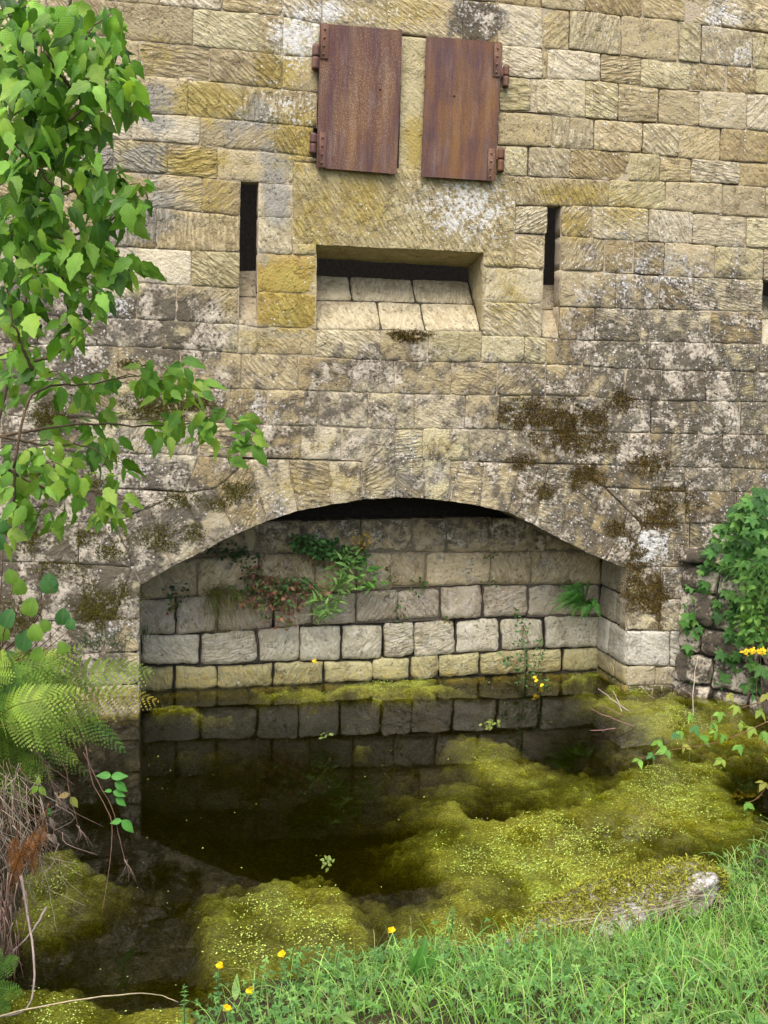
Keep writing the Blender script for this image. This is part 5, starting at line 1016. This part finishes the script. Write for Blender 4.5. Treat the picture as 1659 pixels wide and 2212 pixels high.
# mossy stone at the water's edge
def blobstone(mb, c, d, rot, sd, col, amp=.18, n=40):
    a, b = np.meshgrid(np.linspace(0,2*pi,n*2,endpoint=False), np.linspace(-pi/2,pi/2,n), indexing='ij'); q = np.stack([np.cos(a)*np.cos(b), np.sin(a)*np.cos(b), np.sin(b)],-1)
    q = np.sign(q)*np.abs(q)**.7; q = q*(1+amp*2*(fbm(q[...,0]*1.6+9,q[...,1]*1.6,q[...,2]*1.6,sd,4)-.5))[...,None]
    V = (q*np.array(d)) .reshape(-1,3); V = V @ np.array(mathutils_rot(rot)).T + np.array(c); i, j = np.meshgrid(np.arange(n*2), np.arange(n-1), indexing='ij'); A = (i*n+j).ravel(); B = (((i+1)%(n*2))*n+j).ravel()
    mb.add(V, np.stack([A,B,B+1,A+1],1), col); return V
def mathutils_rot(r): return _Rz(r[2]) @ np.array([[cos(r[1]),0,sin(r[1])],[0,1,0],[-sin(r[1]),0,cos(r[1])]]) @ _Rx(r[0])
rk = thing('mossy_stone', 'long flat stone capped with yellow green moss at the water edge', 'stone', (ROCK[0],ROCK[1],.05)); m = MB()
c0 = np.array([ROCK[0]-.03,ROCK[1]+.0,.115]); V = blobstone(m, c0, (.66,.22,.12), (-.10,-.13,.26), 5, (.33,.30,.25), .3); m.build('rock', M_STONE, rk, mask=lambda V: np.tile([.35,.55,.1,.4],(len(V),1)))
mo = MB(); up2 = V[(V[:,2] > .045)]; k = fbm(up2[:,0]*5,up2[:,1]*5,0,81,3); sel = up2[(k>.26+.22*(up2[:,0]-ROCK[0])-.2*(up2[:,1]-ROCK[1]))]; rep = np.repeat(sel, 22, 0)+rng.normal(0,.013,(len(sel)*22,3)); n = len(rep)
dr = nz(np.stack([rng.normal(0,.6,n),rng.normal(-.1,.6,n),rng.uniform(.3,1,n)],1))*rng.uniform(.008,.03,n)[:,None]; blades(mo, rep, dr, rng.uniform(.002,.004,n), palette(n,[(.36,.38,.045),(.28,.28,.035),(.44,.46,.07),(.18,.16,.03)],.3), .3, 3); mo.build('moss', M_MOSS, rk)
st = MB(); n = 260; b = np.stack([rng.uniform(1.95,2.6,n), rng.uniform(-4.02,-3.78,n), np.full(n,.245)],1); b[:,2] += .1*(b[:,0]-2.1)+.0; dr = np.stack([rng.normal(-.14,.08,n),rng.normal(-.03,.06,n),rng.normal(-.02,.012,n)],1); blades(st, b, dr, rng.uniform(.0009,.0018,n), palette(n,[(.44,.38,.26),(.34,.27,.18),(.30,.30,.14)],.3), .1, 4)
tag(st.build('straw', M_DRY), 'dry straw strewn over the mossy stone', 'straw', kind='stuff')

# ------------------------------------------------------------------ camera, light, render settings
cam = bpy.data.cameras.new('camera'); co = bpy.data.objects.new('camera', cam); COL.objects.link(co)
import mathutils
co.matrix_world = mathutils.Matrix.Translation(CAM) @ mathutils.Matrix([list(r) for r in RM]).to_4x4()
cam.sensor_fit = 'VERTICAL'; cam.sensor_height = 36; cam.lens = 36*F/2212; cam.clip_start = .05; cam.clip_end = 500
S.camera = co
EL, AZ = radians(60), radians(205)       # high soft light from behind the camera, a little to its left
w = bpy.data.worlds.new('World'); S.world = w; w.use_nodes = True; nt = w.node_tree
sky = nt.nodes.new('ShaderNodeTexSky'); sky.sky_type = 'NISHITA'; sky.sun_disc = False; sky.sun_elevation = EL; sky.sun_rotation = AZ
sky.air_density = 1.; sky.dust_density = 4.; sky.ozone_density = .6
bg = nt.nodes['Background']; bg.inputs[1].default_value = .15; nt.links.new(sky.outputs[0], bg.inputs[0])
sun = bpy.data.lights.new('sun', 'SUN'); sun.energy = 1.5; sun.angle = radians(40); sun.color = (1,.97,.92)
so = bpy.data.objects.new('sun', sun); COL.objects.link(so)
d = mathutils.Vector((sin(AZ)*cos(EL), cos(AZ)*cos(EL), sin(EL)))
so.rotation_euler = d.to_track_quat('Z', 'Y').to_euler()
S.view_settings.view_transform = 'Standard'; S.view_settings.look = 'None'; S.view_settings.gamma = 1; S.view_settings.exposure = 1.08
S.render.engine = 'CYCLES'; S.cycles.max_bounces = 8; S.cycles.diffuse_bounces = 4; S.cycles.glossy_bounces = 3; S.cycles.transparent_max_bounces = 12
S.cycles.use_denoising = True
